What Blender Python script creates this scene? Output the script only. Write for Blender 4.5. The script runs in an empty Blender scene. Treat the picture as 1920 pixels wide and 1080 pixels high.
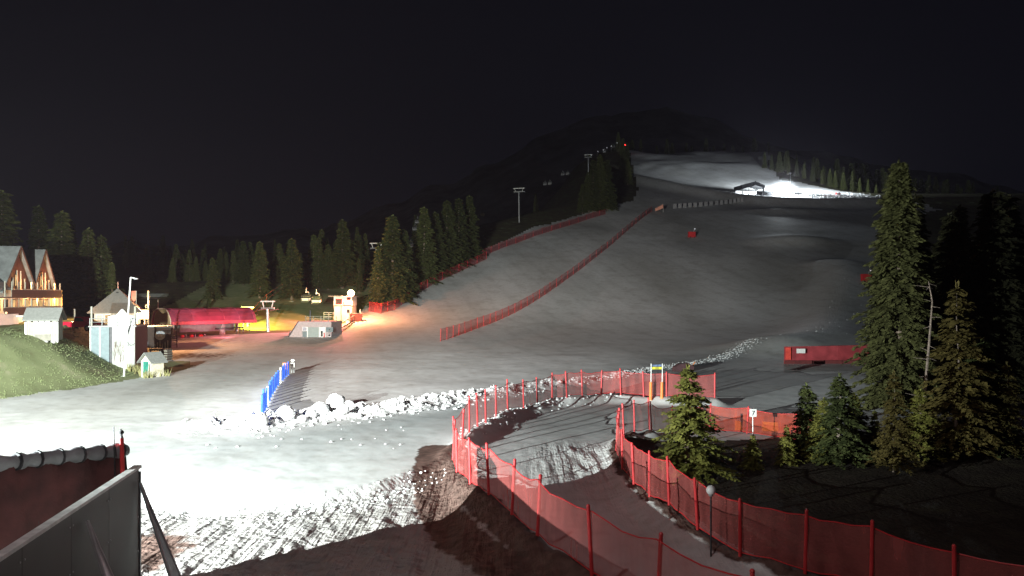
import bpy, math, random
import numpy as np
from mathutils import Vector, Matrix
R = math.radians
random.seed(7)
rng = np.random.default_rng(11)
F, CU, CV, HC = 1507.0, 960.0, 556.0, 8.5          # focal length in photo pixels, principal column, horizon row, eye height

sc = bpy.context.scene
COL = bpy.data.collections.new("place"); sc.collection.children.link(COL)

# ------------------------------------------------------------------ numeric helpers
def hash2(i, j, s):
    n = (i.astype(np.int64) * 374761393 + j.astype(np.int64) * 668265263 + s * 1442695041) & 0x7fffffff
    n = ((n ^ (n >> 13)) * 1274126177) & 0x7fffffff
    return ((n ^ (n >> 16)) & 0xffff) / 65535.0
def vnoise(x, y, s=0):
    xi, yi = np.floor(x), np.floor(y); fx, fy = x - xi, y - yi
    fx = fx*fx*(3-2*fx); fy = fy*fy*(3-2*fy)
    a, b = hash2(xi, yi, s), hash2(xi+1, yi, s); c, d = hash2(xi, yi+1, s), hash2(xi+1, yi+1, s)
    return (a*(1-fx)+b*fx)*(1-fy) + (c*(1-fx)+d*fx)*fy - .5
def fbm(x, y, s=0, o=4):
    r = 0; a = 1
    for k in range(o):
        r = r + a*vnoise(x*2**k, y*2**k, s+k); a *= .5
    return r
def sdist(X, Y, poly, closed=False):
    P = np.array(poly, float); d = np.full(X.shape, 1e9)
    n = len(P) if closed else len(P)-1
    for k in range(n):
        a, b = P[k], P[(k+1) % len(P)]; ab = b-a
        t = np.clip(((X-a[0])*ab[0]+(Y-a[1])*ab[1])/(ab@ab), 0, 1)
        d = np.minimum(d, np.hypot(X-a[0]-t*ab[0], Y-a[1]-t*ab[1]))
    return d
def inside(X, Y, poly):
    P = np.array(poly, float); c = np.zeros(X.shape, bool)
    for k in range(len(P)):
        x0, y0 = P[k-1]; x1, y1 = P[k]
        if y0 == y1: continue
        c ^= ((y0 > Y) != (y1 > Y)) & (X < (x1-x0)*(Y-y0)/(y1-y0)+x0)
    return c
def signed(X, Y, poly):
    d = sdist(X, Y, poly, True)
    return np.where(inside(X, Y, poly), d, -d)
def smooth(t): t = np.clip(t, 0, 1); return t*t*(3-2*t)
def ramp(t, w): return .5*(t+np.sqrt(t*t+w*w))
def seen(pts, zt):                                  # picture position of post tops at height zt over level ground
    out = []
    for u, v in pts:
        y = (HC-zt)*F/(v-CV); out.append(((u-CU)/F*y, y))
    return out

N1 = seen([(1340,712),(1250,710),(1207,708),(1164,708),(1127,708),(1092,710),(1063,712),(1035,713),(1008,719),(982,724),(952,732),(930,741),
           (911,748),(896,755),(880,765),(866,774),(854,784),(849,796),(857,812),(882,837),(917,858),(959,889),(1007,924),(1111,979),(1232,1037),(1420,1120)], 2.0)
N2 = seen([(1218,759),(1190,762),(1170,767),(1158,775),(1155,790),(1167,812),(1189,835),(1218,856),(1255,876),(1309,907),(1388,940),(1509,971),(1633,1002),(1790,1040),(1990,1080)], 2.0)
N3 = seen([(1222,758),(1262,750),(1330,748),(1400,752),(1490,762),(1560,768)], 2.0)
PLAT = [(-42,66),(-40.3,74),(-39.6,80),(-40.8,86.5),(-43.5,94),(-47,104),(-51,118),(-60,132),(-72,142),(-90,160),(-190,190),(-200,60),(-90,52),(-60,62)]
CREST = [(40,540),(57,450),(80,392),(101,352),(130,341),(158,345),(240,352)]
RIDGE = [(40,118),(51,131),(67,165),(85,203),(91,222)]
LOW = [(-20,34.8),(-15.8,34.9),(-11.9,33.8),(-8.4,35.2),(-6.4,37),(-4.3,40.8),(-3.0,45.5),(-1.6,45),(-1.0,36),(2,24),(-2,14),(-9,14),(-20,20)]
WIND = [(-19,52),(-15.5,57),(-10,59.5),(-2.5,69),(4,76),(10,83.5),(17,93),(24,101),(34,116),(42,131)]
SIDE = [(-4.4,45.5),(-4.1,40),(-3.3,34.3),(-1.9,28.9),(-.2,25.0),(2.5,21)]
HILL = [(-62,152),(-50,154),(-41,158),(-39,175),(-38,195),(-60,215),(-110,215),(-110,165)]
SLOPE_EDGE = [(-70,141),(-60,144),(-50,149),(-40,152),(-35.5,158),(-33.5,172),(-35,188),(-35.5,196),(-30,207),(-23,222),(-15,236),(-9,250),(8,290),(40,335),(52,352),(60,385),(66,440),(80,560)]
FOREST = [(p[0], p[1]) for p in SLOPE_EDGE] + [(60,700),(-700,700),(-700,150)]
FORE2 = [(175,330),(172,352),(166,372),(142,425),(150,470),(178,560),(200,640),(200,900),(800,900),(800,60),(30,60),(31,66),(38.5,83),(50,109),(67,144),(91,197),(137,295)]

def H(X, Y):
    X = np.asarray(X, float); Y = np.asarray(Y, float)
    z = .27*ramp(Y-165, 26) - .33
    e = np.interp(Y, [p[1] for p in SLOPE_EDGE[3:]], [p[0] for p in SLOPE_EDGE[3:]])
    z = z*(1-.62*smooth((e-X-18)/75)*smooth((Y-185)/60))
    z = z + .06*ramp(Y-440, 15)*smooth((X-20)/60) - .40*ramp(Y-555, 20)
    z = z - .30*ramp(Y-392, 15)*smooth((X-(150+(Y-425)*.27))/45)
    z = z + 3.0*np.exp(-(sdist(X, Y, CREST)/6.0)**2)
    z = z + 2.3*np.exp(-(sdist(X, Y, RIDGE)/8.5)**2)
    z = z + 2.2*np.exp(-(((X-92)/14)**2+((Y-262)/7)**2)) + 1.2*np.exp(-(((X-112)/20)**2+((Y-325)/5)**2))
    s = signed(X, Y, PLAT)
    z = z + 4.7*smooth(s/10.0)*(1+.06*fbm(X*.3, Y*.3, 3)) 
    z = z + 1.9*smooth(signed(X, Y, HILL)/13.0)
    z = z - .42*smooth((signed(X, Y, LOW)+.15)/.9)*smooth((-1.2-X)/2.0)
    for N, h in ((N1, .55), (N2, .5)):
        d = sdist(X, Y, N); z = z + h*np.exp(-(d/.75)**2)*(1+.5*fbm(X*1.3, Y*1.3, 9))
    d = sdist(X, Y, WIND); wv = np.exp(-(d/1.6)**2)
    wv = wv*(1-.8*smooth((X+4)/22)); z = z + wv*(.38+.9*fbm(X*.9, Y*.9, 21, 4))
    lw = smooth((signed(X, Y, LOW)-.3)/1.0); xr = X*.978+Y*.208; yr = Y*.978-X*.208
    z = z + lw*(.13*fbm(xr*1.15, yr*.16, 51, 3)+.08*fbm(xr*2.6, yr*1.3, 52, 3)) + (np.exp(-(sdist(X, Y, [(9,26),(6,33),(3.6,39),(4,44)])/2.4)**2))*.14*fbm(xr*1.9-yr*.2, yr*.3, 53, 3)
    near = smooth((160-Y)/60)
    z = z + .10*fbm(X*.12, Y*.12, 5)*near + .02*fbm(X*1.4, Y*1.4, 6)*near
    up = smooth((Y-200)/80)
    z = z + up*(.5*fbm(X*.03, Y*.03, 7)+.12*fbm(X*.15, Y*.15, 8)) + smooth((Y-425)/50)*(3.2*fbm(X*.028, Y*.022, 17, 3))
    z = z + 14*smooth((X-60)/160)*smooth((300-Y)/200)*smooth((Y-90)/60)
    return z
def h1(x, y): return float(H(np.array([x]), np.array([y]))[0])
_ys = np.concatenate([np.arange(8, 120, .25), np.arange(120, 700, .5)])
def at(u, v):                                        # the point of the ground the photo shows at (u, v)
    X = (u-CU)/F*_ys; z = H(X, _ys); zr = HC-(v-CV)/F*_ys
    k = int(np.argmax(z >= zr)); y = _ys[k]
    if k:
        a, b = zr[k-1]-z[k-1], zr[k]-z[k]; y = _ys[k-1]+(a/(a-b))*(_ys[k]-_ys[k-1])
    return Vector(((u-CU)/F*y, y, h1((u-CU)/F*y, y)))
def pt(u, v, y): return Vector(((u-CU)/F*y, y, HC-(v-CV)/F*y))

# ------------------------------------------------------------------ materials
MATS = {}
def nodes(name):
    m = bpy.data.materials.new(name); m.use_nodes = True; nt = m.node_tree
    return m, nt, nt.nodes["Principled BSDF"], nt.nodes["Material Output"]
def mat(name, c, rough=.7, metal=0., var=.25, scale=3., bump=.0, bscale=20., emit=None, estr=0.):
    if name in MATS: return MATS[name]
    m, nt, b, o = nodes(name); L = nt.links
    tc = nt.nodes.new("ShaderNodeTexCoord"); n = nt.nodes.new("ShaderNodeTexNoise")
    n.inputs["Scale"].default_value = scale; n.inputs["Detail"].default_value = 5
    L.new(tc.outputs["Object"], n.inputs["Vector"])
    r = nt.nodes.new("ShaderNodeValToRGB"); r.color_ramp.elements[0].position = .3; r.color_ramp.elements[1].position = .7
    r.color_ramp.elements[0].color = (*[x*(1-var) for x in c], 1); r.color_ramp.elements[1].color = (*[min(1, x*(1+var)) for x in c], 1)
    L.new(n.outputs["Fac"], r.inputs["Fac"]); L.new(r.outputs["Color"], b.inputs["Base Color"])
    b.inputs["Roughness"].default_value = rough; b.inputs["Metallic"].default_value = metal
    if bump:
        n2 = nt.nodes.new("ShaderNodeTexNoise"); n2.inputs["Scale"].default_value = bscale; n2.inputs["Detail"].default_value = 4
        L.new(tc.outputs["Object"], n2.inputs["Vector"])
        bp = nt.nodes.new("ShaderNodeBump"); bp.inputs["Strength"].default_value = bump; bp.inputs["Distance"].default_value = .05
        L.new(n2.outputs["Fac"], bp.inputs["Height"]); L.new(bp.outputs["Normal"], b.inputs["Normal"])
    if emit:
        b.inputs["Emission Color"].default_value = (*emit, 1); b.inputs["Emission Strength"].default_value = estr
    MATS[name] = m; return m
def planks(name, c, width=.16, axis='X', rough=.8):
    if name in MATS: return MATS[name]
    m, nt, b, o = nodes(name); L = nt.links
    tc = nt.nodes.new("ShaderNodeTexCoord"); w = nt.nodes.new("ShaderNodeTexWave"); w.bands_direction = axis
    w.inputs["Scale"].default_value = .314/width; w.inputs["Distortion"].default_value = .6; w.inputs["Detail"].default_value = 2
    L.new(tc.outputs["Object"], w.inputs["Vector"])
    n = nt.nodes.new("ShaderNodeTexNoise"); n.inputs["Scale"].default_value = 2.5; n.inputs["Detail"].default_value = 6
    L.new(tc.outputs["Object"], n.inputs["Vector"])
    r = nt.nodes.new("ShaderNodeValToRGB"); r.color_ramp.elements[0].position = .02; r.color_ramp.elements[1].position = .14
    r.color_ramp.elements[0].color = (*[x*.35 for x in c], 1); r.color_ramp.elements[1].color = (*c, 1)
    L.new(w.outputs["Fac"], r.inputs["Fac"])
    mx = nt.nodes.new("ShaderNodeMixRGB"); mx.blend_type = 'MULTIPLY'; mx.inputs[0].default_value = .7
    r2 = nt.nodes.new("ShaderNodeValToRGB"); r2.color_ramp.elements[0].color = (.45, .45, .45, 1); r2.color_ramp.elements[0].position = .3
    L.new(n.outputs["Fac"], r2.inputs["Fac"]); L.new(r.outputs["Color"], mx.inputs[1]); L.new(r2.outputs["Color"], mx.inputs[2])
    L.new(mx.outputs["Color"], b.inputs["Base Color"]); b.inputs["Roughness"].default_value = rough
    MATS[name] = m; return m
def glow(name, c, s):
    if name in MATS: return MATS[name]
    m = bpy.data.materials.new(name); m.use_nodes = True; nt = m.node_tree; nt.nodes.clear()
    e = nt.nodes.new("ShaderNodeEmission"); o = nt.nodes.new("ShaderNodeOutputMaterial")
    e.inputs["Strength"].default_value = s
    tc = nt.nodes.new("ShaderNodeTexCoord"); n = nt.nodes.new("ShaderNodeTexNoise"); n.inputs["Scale"].default_value = 1.3
    r = nt.nodes.new("ShaderNodeValToRGB"); r.color_ramp.elements[0].position = .35; r.color_ramp.elements[1].position = .65
    r.color_ramp.elements[0].color = (*[x*.55 for x in c], 1); r.color_ramp.elements[1].color = (*c, 1)
    nt.links.new(tc.outputs["Object"], n.inputs["Vector"]); nt.links.new(n.outputs["Fac"], r.inputs["Fac"])
    nt.links.new(r.outputs["Color"], e.inputs["Color"]); nt.links.new(e.outputs["Emission"], o.inputs["Surface"])
    MATS[name] = m; return m
def netting(name, c, op=.5, cell=.12):
    if name in MATS: return MATS[name]
    m, nt, b, o = nodes(name); L = nt.links
    b.inputs["Roughness"].default_value = .8
    tc = nt.nodes.new("ShaderNodeTexCoord"); n = nt.nodes.new("ShaderNodeTexNoise"); n.inputs["Scale"].default_value = 1.; n.inputs["Detail"].default_value = 5
    mp_ = nt.nodes.new("ShaderNodeMapping"); mp_.inputs["Scale"].default_value = (2.6, 2.6, .45); L.new(tc.outputs["Object"], mp_.inputs["Vector"]); L.new(mp_.outputs["Vector"], n.inputs["Vector"])
    r = nt.nodes.new("ShaderNodeValToRGB"); r.color_ramp.elements[0].position = .3; r.color_ramp.elements[1].position = .7
    r.color_ramp.elements[0].color = (*[x*.75 for x in c], 1); r.color_ramp.elements[1].color = (*c, 1)
    L.new(n.outputs["Fac"], r.inputs["Fac"]); L.new(r.outputs["Color"], b.inputs["Base Color"])
    mr = nt.nodes.new("ShaderNodeMapRange"); mr.inputs[1].default_value = .3; mr.inputs[2].default_value = .7
    mr.inputs[3].default_value = op*.8; mr.inputs[4].default_value = op*1.15
    L.new(n.outputs["Fac"], mr.inputs[0])
    t = nt.nodes.new("ShaderNodeBsdfTransparent"); mx = nt.nodes.new("ShaderNodeMixShader")
    tl = nt.nodes.new("ShaderNodeBsdfTranslucent"); L.new(r.outputs["Color"], tl.inputs["Color"])
    mt = nt.nodes.new("ShaderNodeMixShader"); mt.inputs[0].default_value = .35
    L.new(b.outputs[0], mt.inputs[1]); L.new(tl.outputs[0], mt.inputs[2])
    L.new(mr.outputs[0], mx.inputs[0]); L.new(t.outputs[0], mx.inputs[1]); L.new(mt.outputs[0], mx.inputs[2]); L.new(mx.outputs[0], o.inputs["Surface"])
    MATS[name] = m; return m
def snow_mat():
    m, nt, b, o = nodes("snow"); L = nt.links; N = nt.nodes.new
    tc = N("ShaderNodeTexCoord"); at_ = N("ShaderNodeVertexColor"); at_.layer_name = "mask"
    sp = N("ShaderNodeSeparateColor"); L.new(at_.outputs["Color"], sp.inputs[0])
    def noise(s, d=5, vec=None):
        n = N("ShaderNodeTexNoise"); n.inputs["Scale"].default_value = s; n.inputs["Detail"].default_value = d
        L.new(vec or tc.outputs["Object"], n.inputs["Vector"]); return n.outputs["Fac"]
    def rampn(f, p0, c0, p1, c1):
        r = N("ShaderNodeValToRGB"); e = r.color_ramp.elements; e[0].position = p0; e[1].position = p1
        e[0].color = (*c0, 1); e[1].color = (*c1, 1); L.new(f, r.inputs["Fac"]); return r.outputs["Color"]
    # snow with dirty streaks
    mp = N("ShaderNodeMapping"); mp.inputs["Scale"].default_value = (.05, .012, .05); mp.inputs["Rotation"].default_value = (0, 0, R(-25)); L.new(tc.outputs["Object"], mp.inputs["Vector"])
    big = noise(1., 6, mp.outputs["Vector"])
    c = rampn(big, .32, (.54, .54, .53), .62, (.80, .81, .82))
    fine = rampn(noise(1.1, 8), .25, (.8, .79, .77), .5, (1, 1, 1))
    mu = N("ShaderNodeMixRGB"); mu.blend_type = 'MULTIPLY'; mu.inputs[0].default_value = 1; L.new(c, mu.inputs[1]); L.new(fine, mu.inputs[2])
    gw = N("ShaderNodeTexWave"); gw.bands_direction = 'X'; gw.inputs["Scale"].default_value = .062; gw.inputs["Distortion"].default_value = 3.5; gw.inputs["Detail"].default_value = 3; gw.inputs["Detail Scale"].default_value = .4
    gm = N("ShaderNodeMapping"); gm.inputs["Rotation"].default_value = (0, 0, R(-14)); L.new(tc.outputs["Object"], gm.inputs["Vector"]); L.new(gm.outputs["Vector"], gw.inputs["Vector"])
    gq = N("ShaderNodeMixRGB"); gq.blend_type = 'MULTIPLY'; gq.inputs[0].default_value = 1; L.new(mu.outputs[0], gq.inputs[1]); L.new(rampn(gw.outputs["Fac"], .02, (.94, .94, .94), .3, (1, 1, 1)), gq.inputs[2]); mu = gq
    gp = N("ShaderNodeMixRGB"); gp.blend_type = 'MULTIPLY'; gp.inputs[0].default_value = 1; L.new(mu.outputs[0], gp.inputs[1]); L.new(rampn(noise(.22, 9), .36, (.88, .87, .86), .5, (1, 1, 1)), gp.inputs[2]); mu = gp
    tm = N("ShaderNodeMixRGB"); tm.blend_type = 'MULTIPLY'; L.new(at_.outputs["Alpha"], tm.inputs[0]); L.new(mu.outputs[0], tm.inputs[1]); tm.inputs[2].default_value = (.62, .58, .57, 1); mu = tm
    dirt_shade = rampn(noise(2.2, 7), .3, (.07, .045, .038), .7, (.16, .10, .085))
    md = N("ShaderNodeMath"); md.operation = 'ADD'; nz = noise(1.7, 8); 
    m2 = N("ShaderNodeMath"); m2.operation = 'MULTIPLY_ADD'; m2.inputs[1].default_value = .7; m2.inputs[2].default_value = -.35; L.new(nz, m2.inputs[0])
    L.new(sp.outputs[0], md.inputs[0]); L.new(m2.outputs[0], md.inputs[1])
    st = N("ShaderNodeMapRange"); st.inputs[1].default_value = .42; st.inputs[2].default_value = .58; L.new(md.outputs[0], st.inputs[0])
    mx = N("ShaderNodeMixRGB"); L.new(st.outputs[0], mx.inputs[0]); L.new(mu.outputs[0], mx.inputs[1]); L.new(dirt_shade, mx.inputs[2])
    L.new(mx.outputs[0], b.inputs["Base Color"]); b.inputs["Roughness"].default_value = .75; b.inputs["Specular IOR Level"].default_value = .12
    # relief: grain everywhere, ruts where the mask says
    g = noise(5., 6)
    def mapped(sx, sy, rot):
        mr = N("ShaderNodeMapping"); mr.inputs["Rotation"].default_value = (0, 0, R(rot)); mr.inputs["Scale"].default_value = (sx, sy, 1); L.new(tc.outputs["Object"], mr.inputs["Vector"]); return mr.outputs["Vector"]
    def op(o, a, b_):
        q = N("ShaderNodeMath"); q.operation = o
        for i_, x in enumerate((a, b_)):
            if isinstance(x, (int, float)): q.inputs[i_].default_value = x
            else: L.new(x, q.inputs[i_])
        return q.outputs[0]
    strip = noise(1., 4, mapped(1.5, .10, -14)); fine_s = noise(1., 5, mapped(6., .5, -14)); w = N("ShaderNodeTexWave"); w.bands_direction = 'Y'; w.inputs["Scale"].default_value = 1.5
    w.inputs["Distortion"].default_value = 5; w.inputs["Detail"].default_value = 3; L.new(mapped(1, 1, 12), w.inputs["Vector"])
    sel = N("ShaderNodeMapRange"); sel.inputs[1].default_value = .47; sel.inputs[2].default_value = .56; L.new(strip, sel.inputs[0])
    h_ = op('ADD', op('MULTIPLY', op('MULTIPLY', w.outputs["Fac"], sel.outputs[0]), .0), op('ADD', op('MULTIPLY', strip, 2.4), op('ADD', op('MULTIPLY', fine_s, .3), op('MULTIPLY', noise(3.5, 6), .9))))
    wm = N("ShaderNodeMath"); wm.operation = 'MULTIPLY'; L.new(op('MULTIPLY', op('SUBTRACT', h_, 1.8), 1.7), wm.inputs[0]); L.new(sp.outputs[1], wm.inputs[1])
    rough = noise(2.3, 8); rm = N("ShaderNodeMath"); rm.operation = 'MULTIPLY'; L.new(op('SUBTRACT', rough, .5), rm.inputs[0]); L.new(sp.outputs[2], rm.inputs[1])
    s1 = N("ShaderNodeMath"); s1.operation = 'MULTIPLY_ADD'; s1.inputs[1].default_value = .035; L.new(g, s1.inputs[0]); L.new(wm.outputs[0], s1.inputs[2])
    s2 = N("ShaderNodeMath"); s2.operation = 'MULTIPLY_ADD'; s2.inputs[1].default_value = 1.3; L.new(rm.outputs[0], s2.inputs[0]); L.new(s1.outputs[0], s2.inputs[2])
    bp = N("ShaderNodeBump"); bp.inputs["Strength"].default_value = .8; bp.inputs["Distance"].default_value = .22
    L.new(s2.outputs[0], bp.inputs["Height"]); L.new(bp.outputs["Normal"], b.inputs["Normal"])
    MATS["snow"] = m; return m
def patchy(name, cols, scale, bump=.5, rough=.9, dist=.15):
    m, nt, b, o = nodes(name); L = nt.links; N = nt.nodes.new
    tc = N("ShaderNodeTexCoord"); n = N("ShaderNodeTexNoise"); n.inputs["Scale"].default_value = scale; n.inputs["Detail"].default_value = 8; n.inputs["Roughness"].default_value = .65
    L.new(tc.outputs["Object"], n.inputs["Vector"])
    r = N("ShaderNodeValToRGB"); e = r.color_ramp.elements
    while len(e) < len(cols): e.new(.5)
    for k, (p, c) in enumerate(cols): e[k].position = p; e[k].color = (*c, 1)
    L.new(n.outputs["Fac"], r.inputs["Fac"]); L.new(r.outputs["Color"], b.inputs["Base Color"]); b.inputs["Roughness"].default_value = rough
    b.inputs["Specular IOR Level"].default_value = .1
    n2 = N("ShaderNodeTexNoise"); n2.inputs["Scale"].default_value = scale*9; n2.inputs["Detail"].default_value = 5; L.new(tc.outputs["Object"], n2.inputs["Vector"])
    bp = N("ShaderNodeBump"); bp.inputs["Strength"].default_value = bump; bp.inputs["Distance"].default_value = dist; L.new(n2.outputs["Fac"], bp.inputs["Height"]); L.new(bp.outputs["Normal"], b.inputs["Normal"])
    MATS[name] = m; return m
def needle_mat(name, c0, c1):
    m, nt, b, o = nodes(name); L = nt.links; N = nt.nodes.new
    tc = N("ShaderNodeTexCoord"); n = N("ShaderNodeTexNoise"); n.inputs["Scale"].default_value = 1.6; n.inputs["Detail"].default_value = 4
    L.new(tc.outputs["Object"], n.inputs["Vector"]); oi = N("ShaderNodeObjectInfo")
    a = N("ShaderNodeMath"); a.operation = 'MULTIPLY_ADD'; a.inputs[1].default_value = .35; L.new(oi.outputs["Random"], a.inputs[0]); L.new(n.outputs["Fac"], a.inputs[2])
    r = N("ShaderNodeValToRGB"); e = r.color_ramp.elements; e[0].position = .4; e[1].position = .9; e[0].color = (*c0, 1); e[1].color = (*c1, 1)
    L.new(a.outputs[0], r.inputs["Fac"]); L.new(r.outputs["Color"], b.inputs["Base Color"]); b.inputs["Roughness"].default_value = .7
    b.inputs["Specular IOR Level"].default_value = .2
    MATS[name] = m; return m

SNOW = snow_mat()
GRASS = patchy("grass", [(.25, (.17, .165, .085)), (.42, (.22, .25, .125)), (.56, (.25, .275, .145)), (.72, (.40, .37, .25))], .4, .12, .9, .06)
FLOOR = patchy("forest_floor", [(.3, (.05, .045, .03)), (.5, (.09, .08, .05)), (.62, (.10, .12, .05)), (.8, (.35, .35, .33))], .35)
ROCKY = patchy("mountain_forest", [(.35, (.10, .10, .10)), (.5, (.22, .22, .22)), (.62, (.35, .35, .36)), (.75, (.6, .6, .62))], .012, .3, .9, 2.)
SPRUCE = needle_mat("spruce_needles", (.035, .046, .016), (.12, .135, .045))
DRYSPR = needle_mat("yellow_needles", (.055, .045, .014), (.15, .115, .036))
BARK = mat("bark", (.16, .12, .09), .9, 0, .4, 6)
PALEBARK = mat("pale_bark", (.22, .17, .14), .9, 0, .4, 6)
TIMBER = planks("brown_timber", (.10, .038, .02)); TIMBERH = planks("brown_boards", (.10, .042, .024), .2, 'Z')
GREYWOOD = planks("weathered_wood", (.46, .45, .37), .2); DARKWOOD = planks("dark_wood", (.07, .045, .035), .22)
PLASTER = mat("plaster", (.62, .58, .5), .85, 0, .12); WHITE = mat("white_paint", (.78, .78, .76), .6, 0, .06)
SHINGLE = mat("grey_shingles", (.20, .205, .195), .85, 0, .15, 4., .4, 14); SLATE = mat("slate_roof", (.16, .17, .17), .8, 0, .25, 1.2)
STEEL = mat("galvanised_steel", (.42, .43, .44), .45, .6, .15); DARKSTEEL = mat("dark_steel", (.05, .05, .055), .5, .5)
REDP = mat("red_plastic", (.55, .03, .035), .5, 0, .15); REDROOF = mat("red_metal_roof", (.34, .055, .10), .3, 0, .3, .35)
ORANGE = mat("orange_pad", (.75, .22, .05), .6, 0, .15); BLUE = mat("blue_pad", (.02, .09, .55), .5, 0, .25, 1.5)
YELLOW = mat("yellow_paint", (.65, .6, .05), .5, 0, .1); BLACK = mat("black_rubber", (.02, .02, .022), .7); GREEN = mat("green_paint", (.02, .16, .12), .6, 0, .3)
CONC = mat("concrete", (.36, .35, .34), .85, 0, .2, 1.5, .3); PINKWALL = mat("painted_concrete", (.42, .36, .37), .8, 0, .15)
GLASS = mat("dark_glass", (.03, .035, .04), .08, 0, .1); PANELM = mat("grey_panel", (.085, .085, .076), .6, 0, .08, .8)
TARP = mat("grey_tarpaulin", (.2, .2, .215), .45, 0, .3, 2.0, .8, 3.); BLUEGREY = mat("bluegrey_sheet", (.13, .18, .20), .5, 0, .15)
SNOWC = mat("clod_snow", (.78, .79, .80), .8, 0, .06, 2, .5, 8)
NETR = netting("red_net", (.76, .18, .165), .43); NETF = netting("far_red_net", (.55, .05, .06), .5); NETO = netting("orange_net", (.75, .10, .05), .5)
NETD = mat("dark_net", (.07, .02, .02), .85, 0, .5, 1.2, .6, 6); NETB = netting("blue_net", (.02, .08, .55), .6)
WARM = glow("warm_window", (1.0, .62, .25), 1.0); WARMHOT = glow("hot_window", (1.0, .72, .36), 2.4)
LAMPW = glow("white_lamp", (.95, .98, 1.0), 30); LAMPO = glow("orange_lamp", (1.0, .62, .28), 40); LAMPR = glow("red_lamp", (1.0, .03, .03), 6); LAMPDIM = glow("dim_white_lamp", (.9, .95, 1.0), .8)

# ------------------------------------------------------------------ mesh helpers
class MB:
    def __init__(s): s.v = []; s.f = []; s.mi = []
    def add(s, vs, fs, mi=0):
        o = len(s.v); s.v += [tuple(v) for v in vs]; s.f += [tuple(o+i for i in f) for f in fs]; s.mi += [mi]*len(fs); return s
    def box(s, x0, x1, y0, y1, z0, z1, mi=0):
        vs = [(x, y, z) for z in (z0, z1) for y in (y0, y1) for x in (x0, x1)]
        return s.add(vs, [(0,2,3,1),(4,5,7,6),(0,1,5,4),(2,6,7,3),(0,4,6,2),(1,3,7,5)], mi)
    def bar(s, a, b, r, r2=None, n=8, mi=0):
        a, b = Vector(a), Vector(b); r2 = r if r2 is None else r2; d = (b-a).normalized()
        q = d.orthogonal().normalized(); w = d.cross(q); vs = []
        for p, rr in ((a, r), (b, r2)):
            for k in range(n): t = 2*math.pi*k/n; vs.append(p+q*rr*math.cos(t)+w*rr*math.sin(t))
        fs = [(k, (k+1) % n, n+(k+1) % n, n+k) for k in range(n)]+[tuple(range(n-1, -1, -1)), tuple(range(n, 2*n))]
        return s.add(vs, fs, mi)
    def tube(s, pts, r, n=8, mi=0):
        for a, b in zip(pts, pts[1:]): s.bar(a, b, r, r, n, mi)
        return s
    def ball(s, c, r, sx=1, sy=1, sz=1, n=10, m=7, jit=0., mi=0):
        vs = []; 
        for i in range(m+1):
            p = math.pi*i/m
            for k in range(n):
                t = 2*math.pi*k/n; j = 1+random.uniform(-jit, jit)
                vs.append((c[0]+r*sx*j*math.sin(p)*math.cos(t), c[1]+r*sy*j*math.sin(p)*math.sin(t), c[2]+r*sz*j*math.cos(p)))
        return s.add(vs, [(i*n+k, (i+1)*n+k, (i+1)*n+(k+1) % n, i*n+(k+1) % n) for i in range(m) for k in range(n)], mi)
    def prism(s, prof, x0, x1, axis='x', mi=0):     # profile (a, z) swept along axis
        n = len(prof); f = (lambda x, a, z: (x, a, z)) if axis == 'x' else (lambda x, a, z: (a, x, z))
        vs = [f(x0, a, z) for a, z in prof]+[f(x1, a, z) for a, z in prof]
        return s.add(vs, [(k, (k+1) % n, n+(k+1) % n, n+k) for k in range(n)]+[tuple(range(n)), tuple(range(2*n-1, n-1, -1))], mi)
    def gable(s, x0, x1, y0, y1, ze, zr, axis, th=.14, mi=0):   # two roof slabs, ridge along axis
        if axis == 'x':
            ym = (y0+y1)/2
            s.prism([(y0, ze), (ym, zr), (ym, zr+th), (y0, ze+th)], x0, x1, 'x', mi); s.prism([(ym, zr), (y1, ze), (y1, ze+th), (ym, zr+th)], x0, x1, 'x', mi)
        else:
            xm = (x0+x1)/2
            s.prism([(x0, ze), (xm, zr), (xm, zr+th), (x0, ze+th)], y0, y1, 'y', mi); s.prism([(xm, zr), (x1, ze), (x1, ze+th), (xm, zr+th)], y0, y1, 'y', mi)
        return s
    def build(s, name, mats, parent=None, smooth_=False, off=None):
        me = bpy.data.meshes.new(name); vs = s.v if off is None else [(x-off[0], y-off[1], z-off[2]) for x, y, z in s.v]
        me.from_pydata(vs, [], s.f); mats = mats if isinstance(mats, (list, tuple)) else [mats]
        for m in mats: me.materials.append(m)
        if len(mats) > 1: me.polygons.foreach_set("material_index", s.mi)
        if smooth_: me.polygons.foreach_set("use_smooth", [True]*len(me.polygons))
        me.update(); o = bpy.data.objects.new(name, me); COL.objects.link(o)
        if parent: o.parent = parent
        return o
def tag(o, label=None, cat=None, group=None, kind=None):
    if label: o["label"] = label
    if cat: o["category"] = cat
    if group: o["group"] = group
    if kind: o["kind"] = kind
    return o
def thing(name, label, cat, loc=(0, 0, 0), rz=0., group=None):
    o = bpy.data.objects.new(name, None); COL.objects.link(o); o.location = loc; o.rotation_euler = (0, 0, rz); o.empty_display_size = .2
    return tag(o, label, cat, group)
def part(name, m, parent, fn, **k):
    b = MB(); fn(b); return b.build(name, m, parent, **k)
def box(name, m, parent, *a): return MB().box(*a).build(name, m, parent)
def dup(root, loc, rz=0., label=None, scale=1., group=None):
    r = root.copy(); COL.objects.link(r); r.location = loc; r.rotation_euler = (0, 0, rz); r.scale = (scale if isinstance(scale, tuple) else (scale,)*3)
    if label: r["label"] = label
    if group: r["group"] = group
    for ch in root.children:
        c = ch.copy(); COL.objects.link(c); c.parent = r
        for g in ch.children:
            d = g.copy(); COL.objects.link(d); d.parent = c
    return r

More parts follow.
